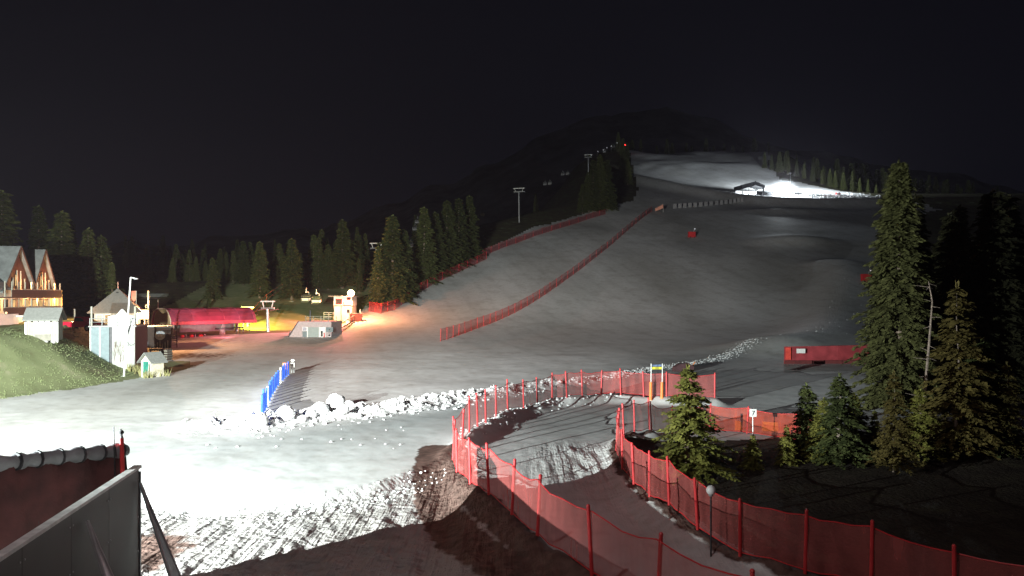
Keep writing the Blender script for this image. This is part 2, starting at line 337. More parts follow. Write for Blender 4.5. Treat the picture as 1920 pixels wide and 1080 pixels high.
# ------------------------------------------------------------------ ground
def grid_mesh():
    na = 520; rs = [4.0]
    while rs[-1] < 760: rs.append(rs[-1]*(1.0072 if rs[-1] < 150 else 1.0085))
    rs = np.array(rs); th = np.linspace(R(-47), R(47), na)
    Rr, T = np.meshgrid(rs, th, indexing='ij'); X = Rr*np.sin(T); Y = Rr*np.cos(T)
    return X, Y, len(rs), na
X, Y, nr, na = grid_mesh(); Z = H(X, Y)
# masks
dirt_shade = np.clip(1.5-sdist(X, Y, SIDE)/.85, 0, 1)
dirt_shade = np.maximum(dirt_shade, .75*np.exp(-(((X+13)/2.6)**2+((Y-28)/4.5)**2)*1.2))  # brown ellipse paints the panel wall's shadow on the snow
dirt_shade = np.maximum(dirt_shade, .6*np.exp(-(((X+45)/12)**2+((Y-110)/9)**2)))
dN1, dN2 = sdist(X, Y, N1), sdist(X, Y, N2)
dirt_shade = np.maximum(dirt_shade, np.clip(np.maximum(np.where(X < np.interp(Y, [p[1] for p in N1[:16:-1]], [p[0] for p in N1[:16:-1]]), 1.7-dN1/.75, .8-dN1/.7), .95-dN2/.8), 0, 1)*(Y < np.where(dN1 < dN2, 46, 60)))  # soil left of the first net; band on its right paints the berm's shaded side

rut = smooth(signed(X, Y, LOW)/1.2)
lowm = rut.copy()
TRK = [(30,20),(8,26),(5.5,33),(4,40),(5.0,47),(8,55),(14,60)]
rut = np.maximum(rut, .8*np.exp(-(sdist(X, Y, [(9,26),(6,33),(3.6,39),(4,44)])/2.2)**2))
roughm = np.exp(-(sdist(X, Y, WIND)/2.4)**2)
roughm = np.maximum(roughm, .8*np.exp(-((signed(X, Y, LOW)-1.0)/1.6)**2)*(signed(X, Y, LOW) > -.1)*(Y > 27)*(X < -1))
roughm = np.maximum(roughm, .8*np.exp(-(sdist(X, Y, RIDGE)/3.5)**2))
roughm = np.maximum(roughm, 1.0*np.exp(-(((X-150)/32)**2+((Y-372)/13)**2)))
sP = signed(X, Y, PLAT)+.5*fbm(X*.8, Y*.8, 31); sF = signed(X, Y, FOREST)+1.2*fbm(X*.3, Y*.3, 32); sG = signed(X, Y, FORE2)+3*fbm(X*.12, Y*.12, 33)
cls = np.zeros(X.shape, int); cls[sF > 0] = 2; cls[sG > 0] = 2
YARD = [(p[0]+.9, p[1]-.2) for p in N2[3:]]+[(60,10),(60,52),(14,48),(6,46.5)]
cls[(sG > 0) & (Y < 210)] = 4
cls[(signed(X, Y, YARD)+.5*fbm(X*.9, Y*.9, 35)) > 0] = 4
APRON = [(-40.3,71),(-38.6,80),(-37.0,88),(-37.8,95),(-41,101),(-50,101),(-46,84)]
cls[(signed(X, Y, APRON)+.5*fbm(X*.8, Y*.8, 31)) > 0] = 1
cls[(sF > 0) & (Y < 235) & (X > -75)] = 3; cls[sP > 0] = 1
vid = np.arange(nr*na).reshape(nr, na)
quads = np.stack([vid[:-1, :-1], vid[:-1, 1:], vid[1:, 1:], vid[1:, :-1]], -1).reshape(-1, 4)
qc = cls[:-1, :-1].reshape(-1)
Vall = np.stack([X, Y, Z], -1).reshape(-1, 3); Mall = np.stack([dirt_shade, rut, roughm, lowm], -1).reshape(-1, 4)
def ground_piece(name, k, m, label=None):
    q = quads[np.isin(qc, k)][:, ::-1]; us, inv = np.unique(q, return_inverse=True); q = inv.reshape(-1, 4)
    me = bpy.data.meshes.new(name); V = Vall[us]
    me.vertices.add(len(V)); me.vertices.foreach_set("co", V.astype(np.float32).ravel())
    me.loops.add(q.size); me.loops.foreach_set("vertex_index", q.astype(np.int32).ravel())
    me.polygons.add(len(q)); me.polygons.foreach_set("loop_start", np.arange(0, q.size, 4, dtype=np.int32))
    me.update(calc_edges=True); me.polygons.foreach_set("use_smooth", np.ones(len(q), bool))
    ca = me.color_attributes.new("mask", 'FLOAT_COLOR', 'POINT'); ca.data.foreach_set("color", Mall[us].astype(np.float32).ravel())
    me.materials.append(m); o = bpy.data.objects.new(name, me); COL.objects.link(o); return tag(o, label, None, None, "structure")
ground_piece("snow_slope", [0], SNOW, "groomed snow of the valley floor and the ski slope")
ground_piece("grass_bank", [1], GRASS, "grassy bank below the wooden shed")
ground_piece("forest_floor", [2], FLOOR, "dark forest floor beside the slope")
ground_piece("grass_hillside", [3], GRASS, "yellow green hillside behind the lift station")
ground_piece("shaded_soil", [4], patchy("shaded_soil", [(.3, (.035, .027, .024)), (.55, (.055, .044, .035)), (.75, (.075, .068, .042))], .6), "bare soil with shade in its colour under the young spruces")  # dark soil, taken darker still to stand in for shadow
def base_sheet():
    b = MB(); b.add([(-900, -200, -2.5), (900, -200, -2.5), (900, 6, -2.5), (-900, 6, -2.5)], [(0, 1, 2, 3)])
    return tag(b.build("ground", SNOW), None, None, None, "structure")
base_sheet()
# dark mountain behind
def mountain():
    sky = [(-400, 520), (0, 470), (350, 455), (600, 425), (760, 372), (900, 318), (1010, 262), (1120, 222), (1230, 200), (1330, 224), (1450, 272), (1640, 305), (1800, 330), (2000, 380), (2400, 430)]
    us = np.linspace(-400, 2400, 220); vs = np.interp(us, *zip(*sky))+9*fbm(us*.02, us*0, 41)*1.5
    D = np.linspace(0, 1, 60); Yd = 800+900*D
    U, Dg = np.meshgrid(us, D, indexing='ij'); Yg = np.broadcast_to(Yd, U.shape)
    zt = (CV-vs)[:, None]*1700/F
    Xg = (U-CU)/F*1700*(.6+.4*Dg); Zg = -60+(zt+70)*Dg**1.15+14*fbm(Xg*.012, Yg*.012, 42)*Dg*(1-Dg)*4
    V = np.stack([Xg, Yg, Zg], -1).reshape(-1, 3); n = len(D)
    fs = [(i*n+j, (i+1)*n+j, (i+1)*n+j+1, i*n+j+1) for i in range(len(us)-1) for j in range(n-1)]
    me = bpy.data.meshes.new("mountain"); me.from_pydata(V.tolist(), [], fs); me.materials.append(ROCKY); me.polygons.foreach_set("use_smooth", [True]*len(fs))
    o = bpy.data.objects.new("mountain", me); COL.objects.link(o); tag(o, "dark mountainside behind the ski slope", None, None, "structure")
mountain()

# ------------------------------------------------------------------ trees
def crown_mesh(name, Ht, Rd, seed, m, base=.06, dens=1., sprig=.5, sparse=0., power=.8):
    g = np.random.default_rng(seed); V = []; Fc = []
    nw = int(Ht*2.4*dens**.5)+6
    lean = g.uniform(0, 6.28)
    for w in range(nw):
        t = base+(1-base)*(w+g.uniform(-.4, .4))/nw; t = min(max(t, base), .985); z = t*Ht
        rr = Rd*((1-t)/(1-base))**power*(.72+.5*g.random()) + .12
        if g.random() < sparse: continue
        nb = int(g.integers(5, 8))
        for k in range(nb):
            a = 6.283*(k+g.uniform(-.3, .3))/nb+w*2.4; l = rr*g.uniform(.6, 1.12)*(1+.15*math.cos(a-lean))
            if g.random() < .08+sparse*.5: continue
            ns = max(3, int(l*5.0*dens))
            for s in range(ns):
                q = (s+g.random())/ns; d = .12+.88*q; rad = l*d
                dz = -.42*rad*(1-.35*t*1.6)*q+.06*rad + g.uniform(-.10, .10)
                px, py, pz = rad*math.cos(a), rad*math.sin(a), z+dz
                for side in (g.uniform(-1.1, -.2), g.uniform(.2, 1.1)):
                    aa = a+side; ln = sprig*g.uniform(.6, 1.25)*(1.1-.45*q); wd = ln*g.uniform(.20, .36)
                    dx, dy, dd = math.cos(aa)*ln, math.sin(aa)*ln, -ln*g.uniform(.05, .75)
                    nx, ny = -math.sin(aa)*wd, math.cos(aa)*wd; tw = g.uniform(-.8, .8)*wd
                    o = len(V); V += [(px, py, pz), (px+dx*.5+nx, py+dy*.5+ny, pz+dd*.4+tw), (px+dx, py+dy, pz+dd), (px+dx*.5-nx, py+dy*.5-ny, pz+dd*.4-tw)]
                    Fc.append((o, o+1, o+2, o+3))
    for k in range(14):                              # leader
        a = g.uniform(0, 6.28); z = Ht*(.95+.05*k/14); o = len(V); ln = .22*sprig/.5
        V += [(0, 0, z), (.5*ln*math.cos(a), .5*ln*math.sin(a), z+.1), (ln*.6*math.cos(a), ln*.6*math.sin(a), z+.3), (.04, .04, z+.2)]; Fc.append((o, o+1, o+2, o+3))
    me = bpy.data.meshes.new(name); me.from_pydata(V, [], Fc); me.materials.append(m); me.update(); return me
def tree_proto(Ht, Rd, seed, m=SPRUCE, bark=BARK, tr=None, name="spruce_tree", **k):
    o = bpy.data.objects.new(name, None); o.empty_display_size = .3
    tr = tr or Ht*.014+.05
    b = MB()
    for i in range(5): b.bar((.05*math.sin(i+seed), .05*math.cos(i*2+seed), Ht*.97*i/5-(.6 if i == 0 else 0)), (.05*math.sin(i+1+seed), .05*math.cos(i*2+2+seed), Ht*.97*(i+1)/5), tr*(1-i/5.2), tr*(1-(i+1)/5.2), 7)
    me = bpy.data.meshes.new("trunk"); me.from_pydata(b.v, [], b.f); me.materials.append(bark)
    return dict(trunk=me, crown=crown_mesh("crown", Ht, Rd, seed, m, **k), H=Ht, name=name)
def tree(p, u, vb, vt, label, y=None, wide=1., group=None, rz=None, sink=0.):
    q = at(u, vb) if y is None else Vector(((u-CU)/F*y, y, 0))
    if y is not None: q.z = h1(q.x, q.y)
    top = HC-(vt-CV)/F*q.y; s = max(.05, (top-q.z)/p['H'])
    t = thing(p['name'], label, "tree", (q.x, q.y, q.z-sink), rz if rz is not None else random.uniform(0, 6.28), group); t.scale = (s*wide, s*wide, s)
    for nm in ("trunk", "crown"):
        c = bpy.data.objects.new(nm, p[nm]); COL.objects.link(c); c.parent = t
    return t
A = [tree_proto(20, 3.1, 3, dens=1.5, sprig=.75), tree_proto(20, 2.6, 4, dens=1.4, sprig=.75), tree_proto(20, 3.5, 5, dens=1.5, sprig=.8, power=.7), tree_proto(20, 2.2, 6, dens=1.5, sprig=.7, sparse=.08)]
BIG = tree_proto(19, 3.0, 8, needle_mat("olive_needles", (.030, .032, .012), (.10, .10, .036)), dens=3.0, sprig=.5, power=.62, base=.03)
SAP = [tree_proto(6, 1.75, 9, needle_mat("yellow_green_needles", (.085, .09, .02), (.24, .23, .055)), dens=5.0, sprig=.26, power=.9, sparse=.1, name="young_spruce"), tree_proto(8, 1.6, 10, DRYSPR, PALEBARK, .07, dens=4.0, sprig=.28, sparse=.22, name="young_spruce"), tree_proto(6, 1.5, 12, SPRUCE, PALEBARK, dens=4.5, sprig=.28, sparse=.12, name="young_spruce")]
# left: behind the hotel and pyramid roof
for k, (i, u, vb, vt, y, w, lab) in enumerate([
    (1, 4, 600, 358, 165, 1.2, "dark spruce rising at the picture edge behind the hotel's larger gable"),
    (1, 72, 600, 385, 175, 1.0, "dim spruce showing in the gap between the two hotel gables"),
    (0, 116, 600, 396, 150, 1.15, "tallest spruce beside the hotel, just past its small gable"),
    (3, 131, 600, 412, 160, 1.0, "slim spruce tucked behind the tallest spruce beside the hotel"),
    (0, 166, 600, 428, 152, 1.0, "pointed spruce behind the red pickup, taller of the close pair"),
    (2, 190, 600, 441, 156, .85, "spruce directly behind the pyramid roof house, shorter of the close pair"),
    (3, 210, 600, 492, 150, .8, "small spruce peeking over the peak of the pyramid roof"),
    (2, 152, 600, 470, 168, 1.0, "broad dim spruce filling the gap behind the red pickup"),
    (0, 398, 600, 484, 215, 1.1, "lone spruce standing above the red station roof"),
    (3, 391, 600, 545, 205, 1.0, "small bright spruce just over the red station roof"),
    (2, 456, 600, 452, 235, 1.0, "dim spruce behind the red station roof's far end"),
    (0, 487, 600, 453, 218, 1.1, "tall spruce above the white pylon head beside the station"),
    (3, 437, 600, 470, 240, 1.1, "faint spruce left of the dim one behind the station"),
    (1, 520, 600, 500, 238, .9, "short dark spruce between the two tall spruces above the hillside"),
    (0, 547, 600, 447, 216, 1.15, "tall conical spruce left of the hanging chairs"),
    (2, 588, 600, 440, 245, .9, "dim spruce right behind the two hanging chairs"),
    (1, 603, 600, 430, 250, 1.0, "thin dark spruce above the two hanging chairs"),
    (0, 642, 600, 412, 240, 1.2, "spruce rising behind the roof of the white control house"),
    (2, 672, 600, 440, 250, 1.0, "dim spruce between the control house and the bright edge spruce"),
    (0, 736, 572, 404, None, 1.25, "largest spruce at the lower bend of the slope edge"),
    (2, 757, 560, 430, None, .95, "spruce close behind the largest spruce at the slope bend"),
    (1, 795, 535, 388, None, 1.1, "spruce with bare lower trunk beside the red edge net"),
    (0, 816, 520, 398, None, 1.2, "fuller spruce in the middle of the row along the slope edge"),
    (2, 838, 508, 376, None, 1.0, "tall spruce near the upper end of the slope edge row"),
    (1, 860, 500, 372, None, 1.1, "dark spruce second from the top of the edge row"),
    (0, 880, 488, 366, None, 1.0, "last spruce at the top end of the slope edge row"),
]): tree(A[i], u, vb, vt, lab, (y*.84 if y and u > 300 else y), w*1.38)
tree(dict(A[3], crown=crown_mesh("crown", 20, 2.9, 19, SPRUCE, dens=1.4, sprig=.75, sparse=.1), trunk=tree_proto(20, .5, 20, bark=PALEBARK, tr=.3)['trunk']), 709, 577, 462, "warm lit spruce with pale trunk next to the orange lamp", None, 1.35)
for k in range(34):
    u = 320+k*11.5+random.uniform(-5, 5); y = random.uniform(196, 232); tree(A[k % 4], u, 0, random.uniform(455, 505)-(u-320)*.05, "dim spruce in the continuous belt behind the station hillside", y, 1.3, "dim spruces of the belt behind the station")
# dark clump at the top of the edge
for u, vb, vt, i, lab in [(1092, 400, 345, 0, "low dark spruce at the foot of the upper clump"), (1112, 398, 300, 1, "left tall spruce of the dark clump beside the upper slope"), (1125, 396, 290, 0, "tallest spruce of the dark clump beside the upper slope"), (1138, 396, 300, 2, "right spruce of the dark clump touching the upper slope"), (1104, 398, 322, 2, "middle height spruce in the dark upper clump")]:
    tree(A[i], u, vb, vt, lab, None, 1.3)
for k in range(16):
    u = 1150+k*19+random.uniform(-6, 6); y = random.uniform(592, 625); tree(A[k % 4], u, 0, random.uniform(256, 274), "dark spruce on the ridge above the upper slope", y, 1.3, "dark spruces on the ridge above the upper slope")
for k in range(9):
    y = 405+k*19; x = float(np.interp(y, [p[1] for p in SLOPE_EDGE], [p[0] for p in SLOPE_EDGE]))-3+random.uniform(-3, 2); u = CU+F*x/y
    tree(A[k % 4], u, 0, CV-(h1(x, y)+random.uniform(8, 14)-HC)*F/y, "dark spruce on the edge of the upper slope", y, 1.4, "dark spruces on the edge of the upper slope")
# upper right forest edge
for k, (u, vb, vt) in enumerate([(1434, 338, 285), (1447, 340, 290), (1462, 342, 284), (1478, 344, 294), (1494, 347, 300), (1508, 350, 306), (1524, 354, 312), (1541, 358, 318), (1556, 362, 316), (1566, 364, 320), (1581, 367, 324), (1598, 371, 322), (1612, 374, 334), (1628, 377, 336), (1643, 380, 345)]):
    tree(A[k % 4], u, vb, vt, "spruce in the lit forest edge above the bright machine", 0 or (460-.35*(u-1434)), 1.15, "spruces of the upper forest edge")
for k in range(46):
    u = 1430+k*10.2+random.uniform(-4, 4); y = random.uniform(440, 560); tree(A[k % 4], u, 0, 272+(u-1430)*.17+random.uniform(0, 35), "dark spruce deeper in the upper forest", y, 1.2, "dark spruces deeper in the upper forest")
# dark forest on the left hillside
for k in range(48):
    y = random.uniform(250, 400); lim = np.interp(y, [p[1] for p in SLOPE_EDGE], [p[0] for p in SLOPE_EDGE])-48
    x = random.uniform(-.55*y, lim); u = CU+F*x/y; zt = h1(x, y)+random.uniform(9, 16); vt = CV-(zt-HC)*F/y
    tree(A[k % 4], u, 0, vt, "dark spruce on the unlit forest hillside", y, 1.1, "dark spruces of the unlit hillside")
# right foreground
tree(BIG, 1686, 800, 300, "tallest spruce of the picture, standing past the padded barrier", 60, 1.12)
for p, u, y, vt, w, lab in [
    (A[0], 1741, 66, 470, .85, "dark spruce half hidden behind the tallest spruce"),
    (SAP[0], 1290, 38.5, 690, 1.55, "bushy young spruce behind the curve of the red net"),
    (SAP[1], 1795, 42, 535, 1.25, "yellowish spindly spruce with lit pale trunk"),
    (SAP[2], 1575, 41, 705, 1.5, "young spruce with thin bare leader in front of the padded barrier"),
    (SAP[2], 1512, 43, 722, 1.5, "young spruce next to the orange net's end"),
    (SAP[1], 1676, 39, 700, 1.3, "slim young spruce in front of the tallest spruce"),
    (SAP[1], 1888, 43, 682, 1.3, "small stunted spruce near the picture's edge"),
    (SAP[0], 1412, 40, 815, 1.5, "low bushy spruce below the numbered sign"),
    (SAP[0], 1475, 41, 800, 1.3, "low spruce bush between numbered sign and young spruces"),
    (SAP[0], 1640, 44, 770, 1.1, "shadowed young spruce at the foot of the tallest spruce"),
    (A[1], 1832, 72, 462, .9, "dim reddish spruce behind the yellowish spindly one"),
    (A[3], 1888, 80, 480, 1.0, "faint spruce far behind the small stunted one"),
    (A[2], 1945, 70, 520, 1.0, "dim spruce cut off by the picture's edge"),
    (A[1], 1770, 95, 500, 1.0, "faint spruce in the gap beside the tallest one")]:
    tree(p, u, 0, vt, lab, y, w)
UNLITN = needle_mat("unlit_needles", (.012, .012, .006), (.036, .034, .014)); AD = []  # darker copy of the needles: lack of light put into the colour
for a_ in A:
    cm = a_['crown'].copy(); cm.materials.clear(); cm.materials.append(UNLITN); AD.append(dict(a_, crown=cm))
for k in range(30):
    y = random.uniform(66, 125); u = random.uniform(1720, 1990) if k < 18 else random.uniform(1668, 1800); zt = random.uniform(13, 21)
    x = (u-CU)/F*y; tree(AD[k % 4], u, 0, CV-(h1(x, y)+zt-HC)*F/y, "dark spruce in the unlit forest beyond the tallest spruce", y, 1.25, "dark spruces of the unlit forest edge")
for p, u, y, vt, w, lab in [(SAP[0], 1545, 42, 748, 1.5, "brownish bushy spruce between the two bare leader spruces"), (SAP[0], 1602, 45, 742, 1.6, "broad brownish spruce just in front of the tallest spruce's skirt"), (SAP[2], 1842, 44, 640, 1.5, "dark ragged young spruce past the yellowish spindly one"), (SAP[0], 1725, 43, 730, 1.6, "low broad spruce at the dead trunk's foot")]:
    tree(p, u, 0, vt, lab, y, w)
def snag():
    q = Vector(((1730-CU)/F*46, 46, 0)); q.z = h1(q.x, q.y)
    t = thing("dead_tree", "bare leaning dead trunk beside the tallest spruce", "tree", q)
    pts = [Vector((0, 0, -.3))]+[pt(u, v, 46)-q for u, v in ((1733, 760), (1738, 690), (1744, 620), (1748, 565), (1741, 528))]
    b = MB()
    for k in range(len(pts)-1): b.bar(pts[k], pts[k+1], .11-.018*k, .11-.018*(k+1), 7)
    b.build("trunk", PALEBARK, t); c = MB()
    for k in range(16):
        i = random.randint(1, 4); p = pts[i].lerp(pts[i+1], random.random()); a = random.uniform(0, 6.28); l = random.uniform(.3, 1.0)
        c.bar(p, p+Vector((math.cos(a)*l, math.sin(a)*l, random.uniform(-.2, .2))), .02, .008, 5)
    c.build("twig", PALEBARK, t)
snag()

# ------------------------------------------------------------------ fences
def fence(name, label, pts, hgt, m, postm, pr=.05, top=0., sag=.13, postn="post", group=None, cat="fence", netb=.1, posth=None, lean=.13, cap=True):
    P = [Vector((x, y, h1(x, y))) for x, y in pts]; o = P[0].copy()
    t = thing(name, label, cat, o, 0, group); L_ = []; rows = 5
    for i, p in enumerate(P):
        hh = (posth or hgt)+random.uniform(-.06, .06)
        dx, dy = random.uniform(-lean, lean), random.uniform(-lean, lean)
        b = MB(); b.bar(p-o-Vector((0, 0, .25)), p-o+Vector((dx, dy, hh+top)), pr, pr*.92, 8)
        if cap: b.bar(p-o+Vector((dx, dy, hh+top)), p-o+Vector((dx, dy, hh+top+.05)), pr*1.05, pr*.5, 8)
        b.build(postn, postm, t)
    vs = []; fs = []; seg = 4
    for i in range(len(P)-1):
        for k in range(seg+(1 if i == len(P)-2 else 0)):
            q = k/seg; p = P[i].lerp(P[i+1], q); p.z = .5*p.z+.5*h1(p.x, p.y) if k else p.z
            s = 4*q*(1-q)*sag*(P[i+1]-P[i]).length/3
            off = random.uniform(-.05, .05)
            for r in range(rows): f = r/(rows-1); vs.append(p-o+Vector((off*math.sin(f*6), off*math.cos(f*5)+.05, netb+f*(hgt-netb)-s*f)))
    n = len(vs)//rows
    for i in range(n-1):
        for r in range(rows-1): a = i*rows+r; fs.append((a, a+rows, a+rows+1, a+1))
    MB().add(vs, fs).build("net", m, t, True)
    for r in (0, rows-1): MB().tube([vs[i*rows+r] for i in range(n)], .02, 5).build("rope", postm, t)
    return t
fence("safety_net", "red safety net fence curving around the near bend of the snow track", N1, 1.85, NETR, REDP, .06, .15)
fence("safety_net", "red safety net fence inside the bend, in front of the young spruces", N2, 1.7, NETR, REDP, .055, .15)
fence("safety_net", "orange red net running behind the bushy young spruce below the numbered sign", N3, 1.6, NETO, REDP, .045, .1)
g4 = [at(u, v) for u, v in [(826, 640), (860, 629), (895, 616), (930, 603), (965, 587), (1000, 567), (1032, 546), (1064, 523), (1095, 500), (1128, 474), (1158, 449), (1185, 425), (1206, 408), (1222, 397)]]
def dense(P, n):
    out = []
    for a, b in zip(P, P[1:]):
        for k in range(n): q = a.lerp(b, k/n); out.append((q.x, q.y))
    return out+[(P[-1].x, P[-1].y)]
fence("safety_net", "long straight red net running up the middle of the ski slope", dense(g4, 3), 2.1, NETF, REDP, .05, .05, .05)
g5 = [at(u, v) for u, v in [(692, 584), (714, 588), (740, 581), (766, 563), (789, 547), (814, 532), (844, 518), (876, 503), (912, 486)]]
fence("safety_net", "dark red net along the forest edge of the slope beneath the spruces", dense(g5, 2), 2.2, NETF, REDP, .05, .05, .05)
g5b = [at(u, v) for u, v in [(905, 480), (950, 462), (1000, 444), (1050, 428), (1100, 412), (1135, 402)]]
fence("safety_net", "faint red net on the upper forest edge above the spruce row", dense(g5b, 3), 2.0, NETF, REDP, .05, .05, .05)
# blue padded fence
def blue_fence():
    n = 16; vv = np.linspace(0, 1, n); P = [at(float(np.interp(k, [0, .2, .4, .6, .8, 1], [491, 499, 508, 518, 530, 541])), float(np.interp(k, [0, .2, .4, .6, .8, 1], [788, 765, 745, 728, 713, 703]))) for k in vv]
    o = P[0]; t = thing("padded_fence", "blue padded fence leading across the flat snow to the orange pad", "fence", o)
    for i, p in enumerate(P):
        hh = 1.75 if i < 2 else 1.5
        MB().bar(p-o-Vector((0, 0, .2)), p-o+Vector((random.uniform(-.05, .05), 0, hh+random.uniform(-.1, .1))), .09, .08, 8).build("post", BLUE if i % 7 != 4 else WHITE, t)
        if i < n-1:
            q = P[i+1]; vs = []; h2 = hh-.12
            for k in range(5):
                f = k/4
                for zz in (.1, .1+(h2-.1)*.5, h2-.1*math.sin(f*3.14)): c = p.lerp(q, f)-o; vs.append((c.x+random.uniform(-.04, .04), c.y, c.z+zz))
            MB().add(vs, [(j*3+r, j*3+3+r, j*3+4+r, j*3+1+r) for j in range(4) for r in range(2)]).build("net", NETB, t)
blue_fence()
def gate_pad():
    q = at(536, 702); t = thing("padded_post_pair", "orange pad on two thin posts at the far end of the blue fence", "marker", q)
    part("pad", ORANGE, t, lambda b: b.box(-.32, .32, -.14, .14, .55, 1.25))
    for s in (-1, 1): MB().bar((s*.2, 0, -.2), (s*.2, 0, .56), .04).build("post", STEEL, t)
    q = at(549, 699); t = thing("timing_box", "white topped marker box casting a long shadow beyond the orange pad", "marker", q)
    part("case", WHITE, t, lambda b: b.box(-.2, .2, -.14, .14, .62, 1.12)); part("cap", WHITE, t, lambda b: b.ball((0, 0, 1.36), .2, 1.1, 1, .75))
    part("collar", BLACK, t, lambda b: b.box(-.24, .16, -.17, .17, 1.12, 1.2)); part("post", STEEL, t, lambda b: (b.bar((-.12, 0, -.2), (-.12, 0, .62), .045), b.bar((.12, 0, -.2), (.12, 0, .62), .045)))
gate_pad()

# ------------------------------------------------------------------ left foreground: panel wall and tarpaulin fence
def panel_wall():
    a = Vector((-9.0, 9.0, 3.5)); b = Vector((-11.1, 23.8, 3.5)); d = (b-a).normalized(); L_ = (b-a).length
    t = thing("panel_wall", "long grey panel wall with pale top cap running away from the viewer", "wall", (b.x, b.y, -.6), math.atan2(-d.y, -d.x))   # local x runs back towards the viewer
    for k in range(6):
        x0, x1 = L_*k/6+.008, L_*(k+1)/6-.008
        MB().box(x0, x1, -.05, .05, 0, 4.02).build("panel", PANELM, t)
    part("seam_backing", DARKSTEEL, t, lambda b: b.box(0, L_, -.03, .03, 0, 4.0))
    part("bolt_row", STEEL, t, lambda b: [b.bar((L_*k/6+dx, .05, z), (L_*k/6+dx, .066, z), .022, .022, 8) for k in range(7) for dx in (-.1, .1) for z in (.6, 1.6, 2.6, 3.7) if 0 < L_*k/6+dx < L_])
    part("top_cap", mat("pale_cap", (.5, .5, .49), .5, .2), t, lambda b: b.box(-.06, L_, -.11, .11, 4.02, 4.1))
    part("end_post", DARKSTEEL, t, lambda b: b.box(-.12, -.004, -.08, .08, 0, 3.9))
    for x, tone in ((.15, 0), (4.2, 1)):              # leaning stays on the camera side
        s = 1
        c = MB(); c.add([(x, .08, 3.6), (x-.5, 1.35, 0), (x+.5, 1.35, 0), (x, .12, 3.6), (x-.5, 1.41, 0), (x+.5, 1.41, 0)], [(0, 1, 2), (3, 5, 4), (0, 3, 4, 1), (1, 4, 5, 2), (2, 5, 3, 0)])
        c.build("brace_plate", BLUEGREY if tone == 0 else STEEL, t)
        part("brace_bar", STEEL, t, lambda b: (b.bar((x, .14, 3.62), (x-.52, 1.43, -.1), .03), b.bar((x, .14, 3.62), (x+.52, 1.43, -.1), .03)))
panel_wall()
def tarp_fence():
    P = [Vector((-18.2, 17.6, 4.5)), Vector((-15.8, 19.6, 4.3)), pt(0, 862, 21.5), pt(80, 853, 22.4), pt(160, 845, 23.5), pt(236, 838, 24.7)]
    t = thing("rolled_net_fence", "dark net fence with grey tarpaulin rolled along its top", "fence", (P[-1].x, P[-1].y, 0)); o = Vector((P[-1].x, P[-1].y, 0))
    vs = []; n = 0; Q = []
    for a, b in zip(P, P[1:]):
        for k in range(8): Q.append(a.lerp(b, k/8))
    Q.append(P[-1]); b = MB(); prev = None; m = 12
    rings = []
    for i, q in enumerate(Q):
        r = .15*(1+.16*math.sin(i*1.7)+random.uniform(-.1, .1)) if i < len(Q)-1 else .13
        rings.append([(q.x-o.x+r*math.cos(6.283*k/m)*1.0, q.y-o.y, q.z+r*1.35*math.sin(6.283*k/m)-.1) for k in range(m)])
    vs = [v for r_ in rings for v in r_]
    fs = [(i*m+k, i*m+(k+1) % m, (i+1)*m+(k+1) % m, (i+1)*m+k) for i in range(len(Q)-1) for k in range(m)]+[tuple(range((len(Q)-1)*m, len(Q)*m))]
    b.add(vs, fs).build("tarpaulin_roll", TARP, t, True)
    vs = []; rows = 6
    for i, q in enumerate(Q):
        for r in range(rows): f = r/(rows-1); vs.append((q.x-o.x+.1*math.sin(i*.9+r), q.y-o.y, -.5+f*(q.z-.05+.5)))
    fs = [(i*rows+r, (i+1)*rows+r, (i+1)*rows+r+1, i*rows+r+1) for i in range(len(Q)-1) for r in range(rows-1)]
    MB().add(vs, fs).build("net", NETD, t, True)
    for i in (2, 3, 4): p = P[i]; MB().bar((p.x-o.x-.12, p.y-o.y, -.6), (p.x-o.x-.12, p.y-o.y, p.z+.1), .05).build("post", DARKSTEEL, t)
    for i in range(3, len(Q)-1, 4):
        q = Q[i]; MB().prism([(q.x-o.x+.185*math.cos(a_*.5236), q.z-.1+.25*math.sin(a_*.5236)) for a_ in range(12)], q.y-o.y-.04, q.y-o.y+.04, 'y').build("strap", DARKSTEEL, t)
    e = pt(228, 812, 24.4); t2 = thing("slalom_pole", "red pole standing up at the end of the rolled tarpaulin", "pole", (e.x, e.y, -.4))
    part("shaft", REDP, t2, lambda b: b.bar((.12, 0, 0), (0, 0, e.z+.25), .075, .065, 10)); part("grip", DARKSTEEL, t2, lambda b: (b.bar((0, 0, e.z+.25), (-.03, 0, e.z+.52), .05, .03), b.ball((.0, 0, e.z+.42), .07)))
    e2 = pt(213, 800, 24.2); t3 = thing("thin_rod", "thin dark rod sticking up left of the red pole", "pole", (e2.x, e2.y, -.4))
    part("shaft", DARKSTEEL, t3, lambda b: b.bar((.14, 0, 0), (0, 0, e2.z+.4), .025, .018, 6)); part("sleeve", BLACK, t3, lambda b: b.bar((.05, 0, e2.z-.5), (.03, 0, e2.z-.2), .04))
tarp_fence()

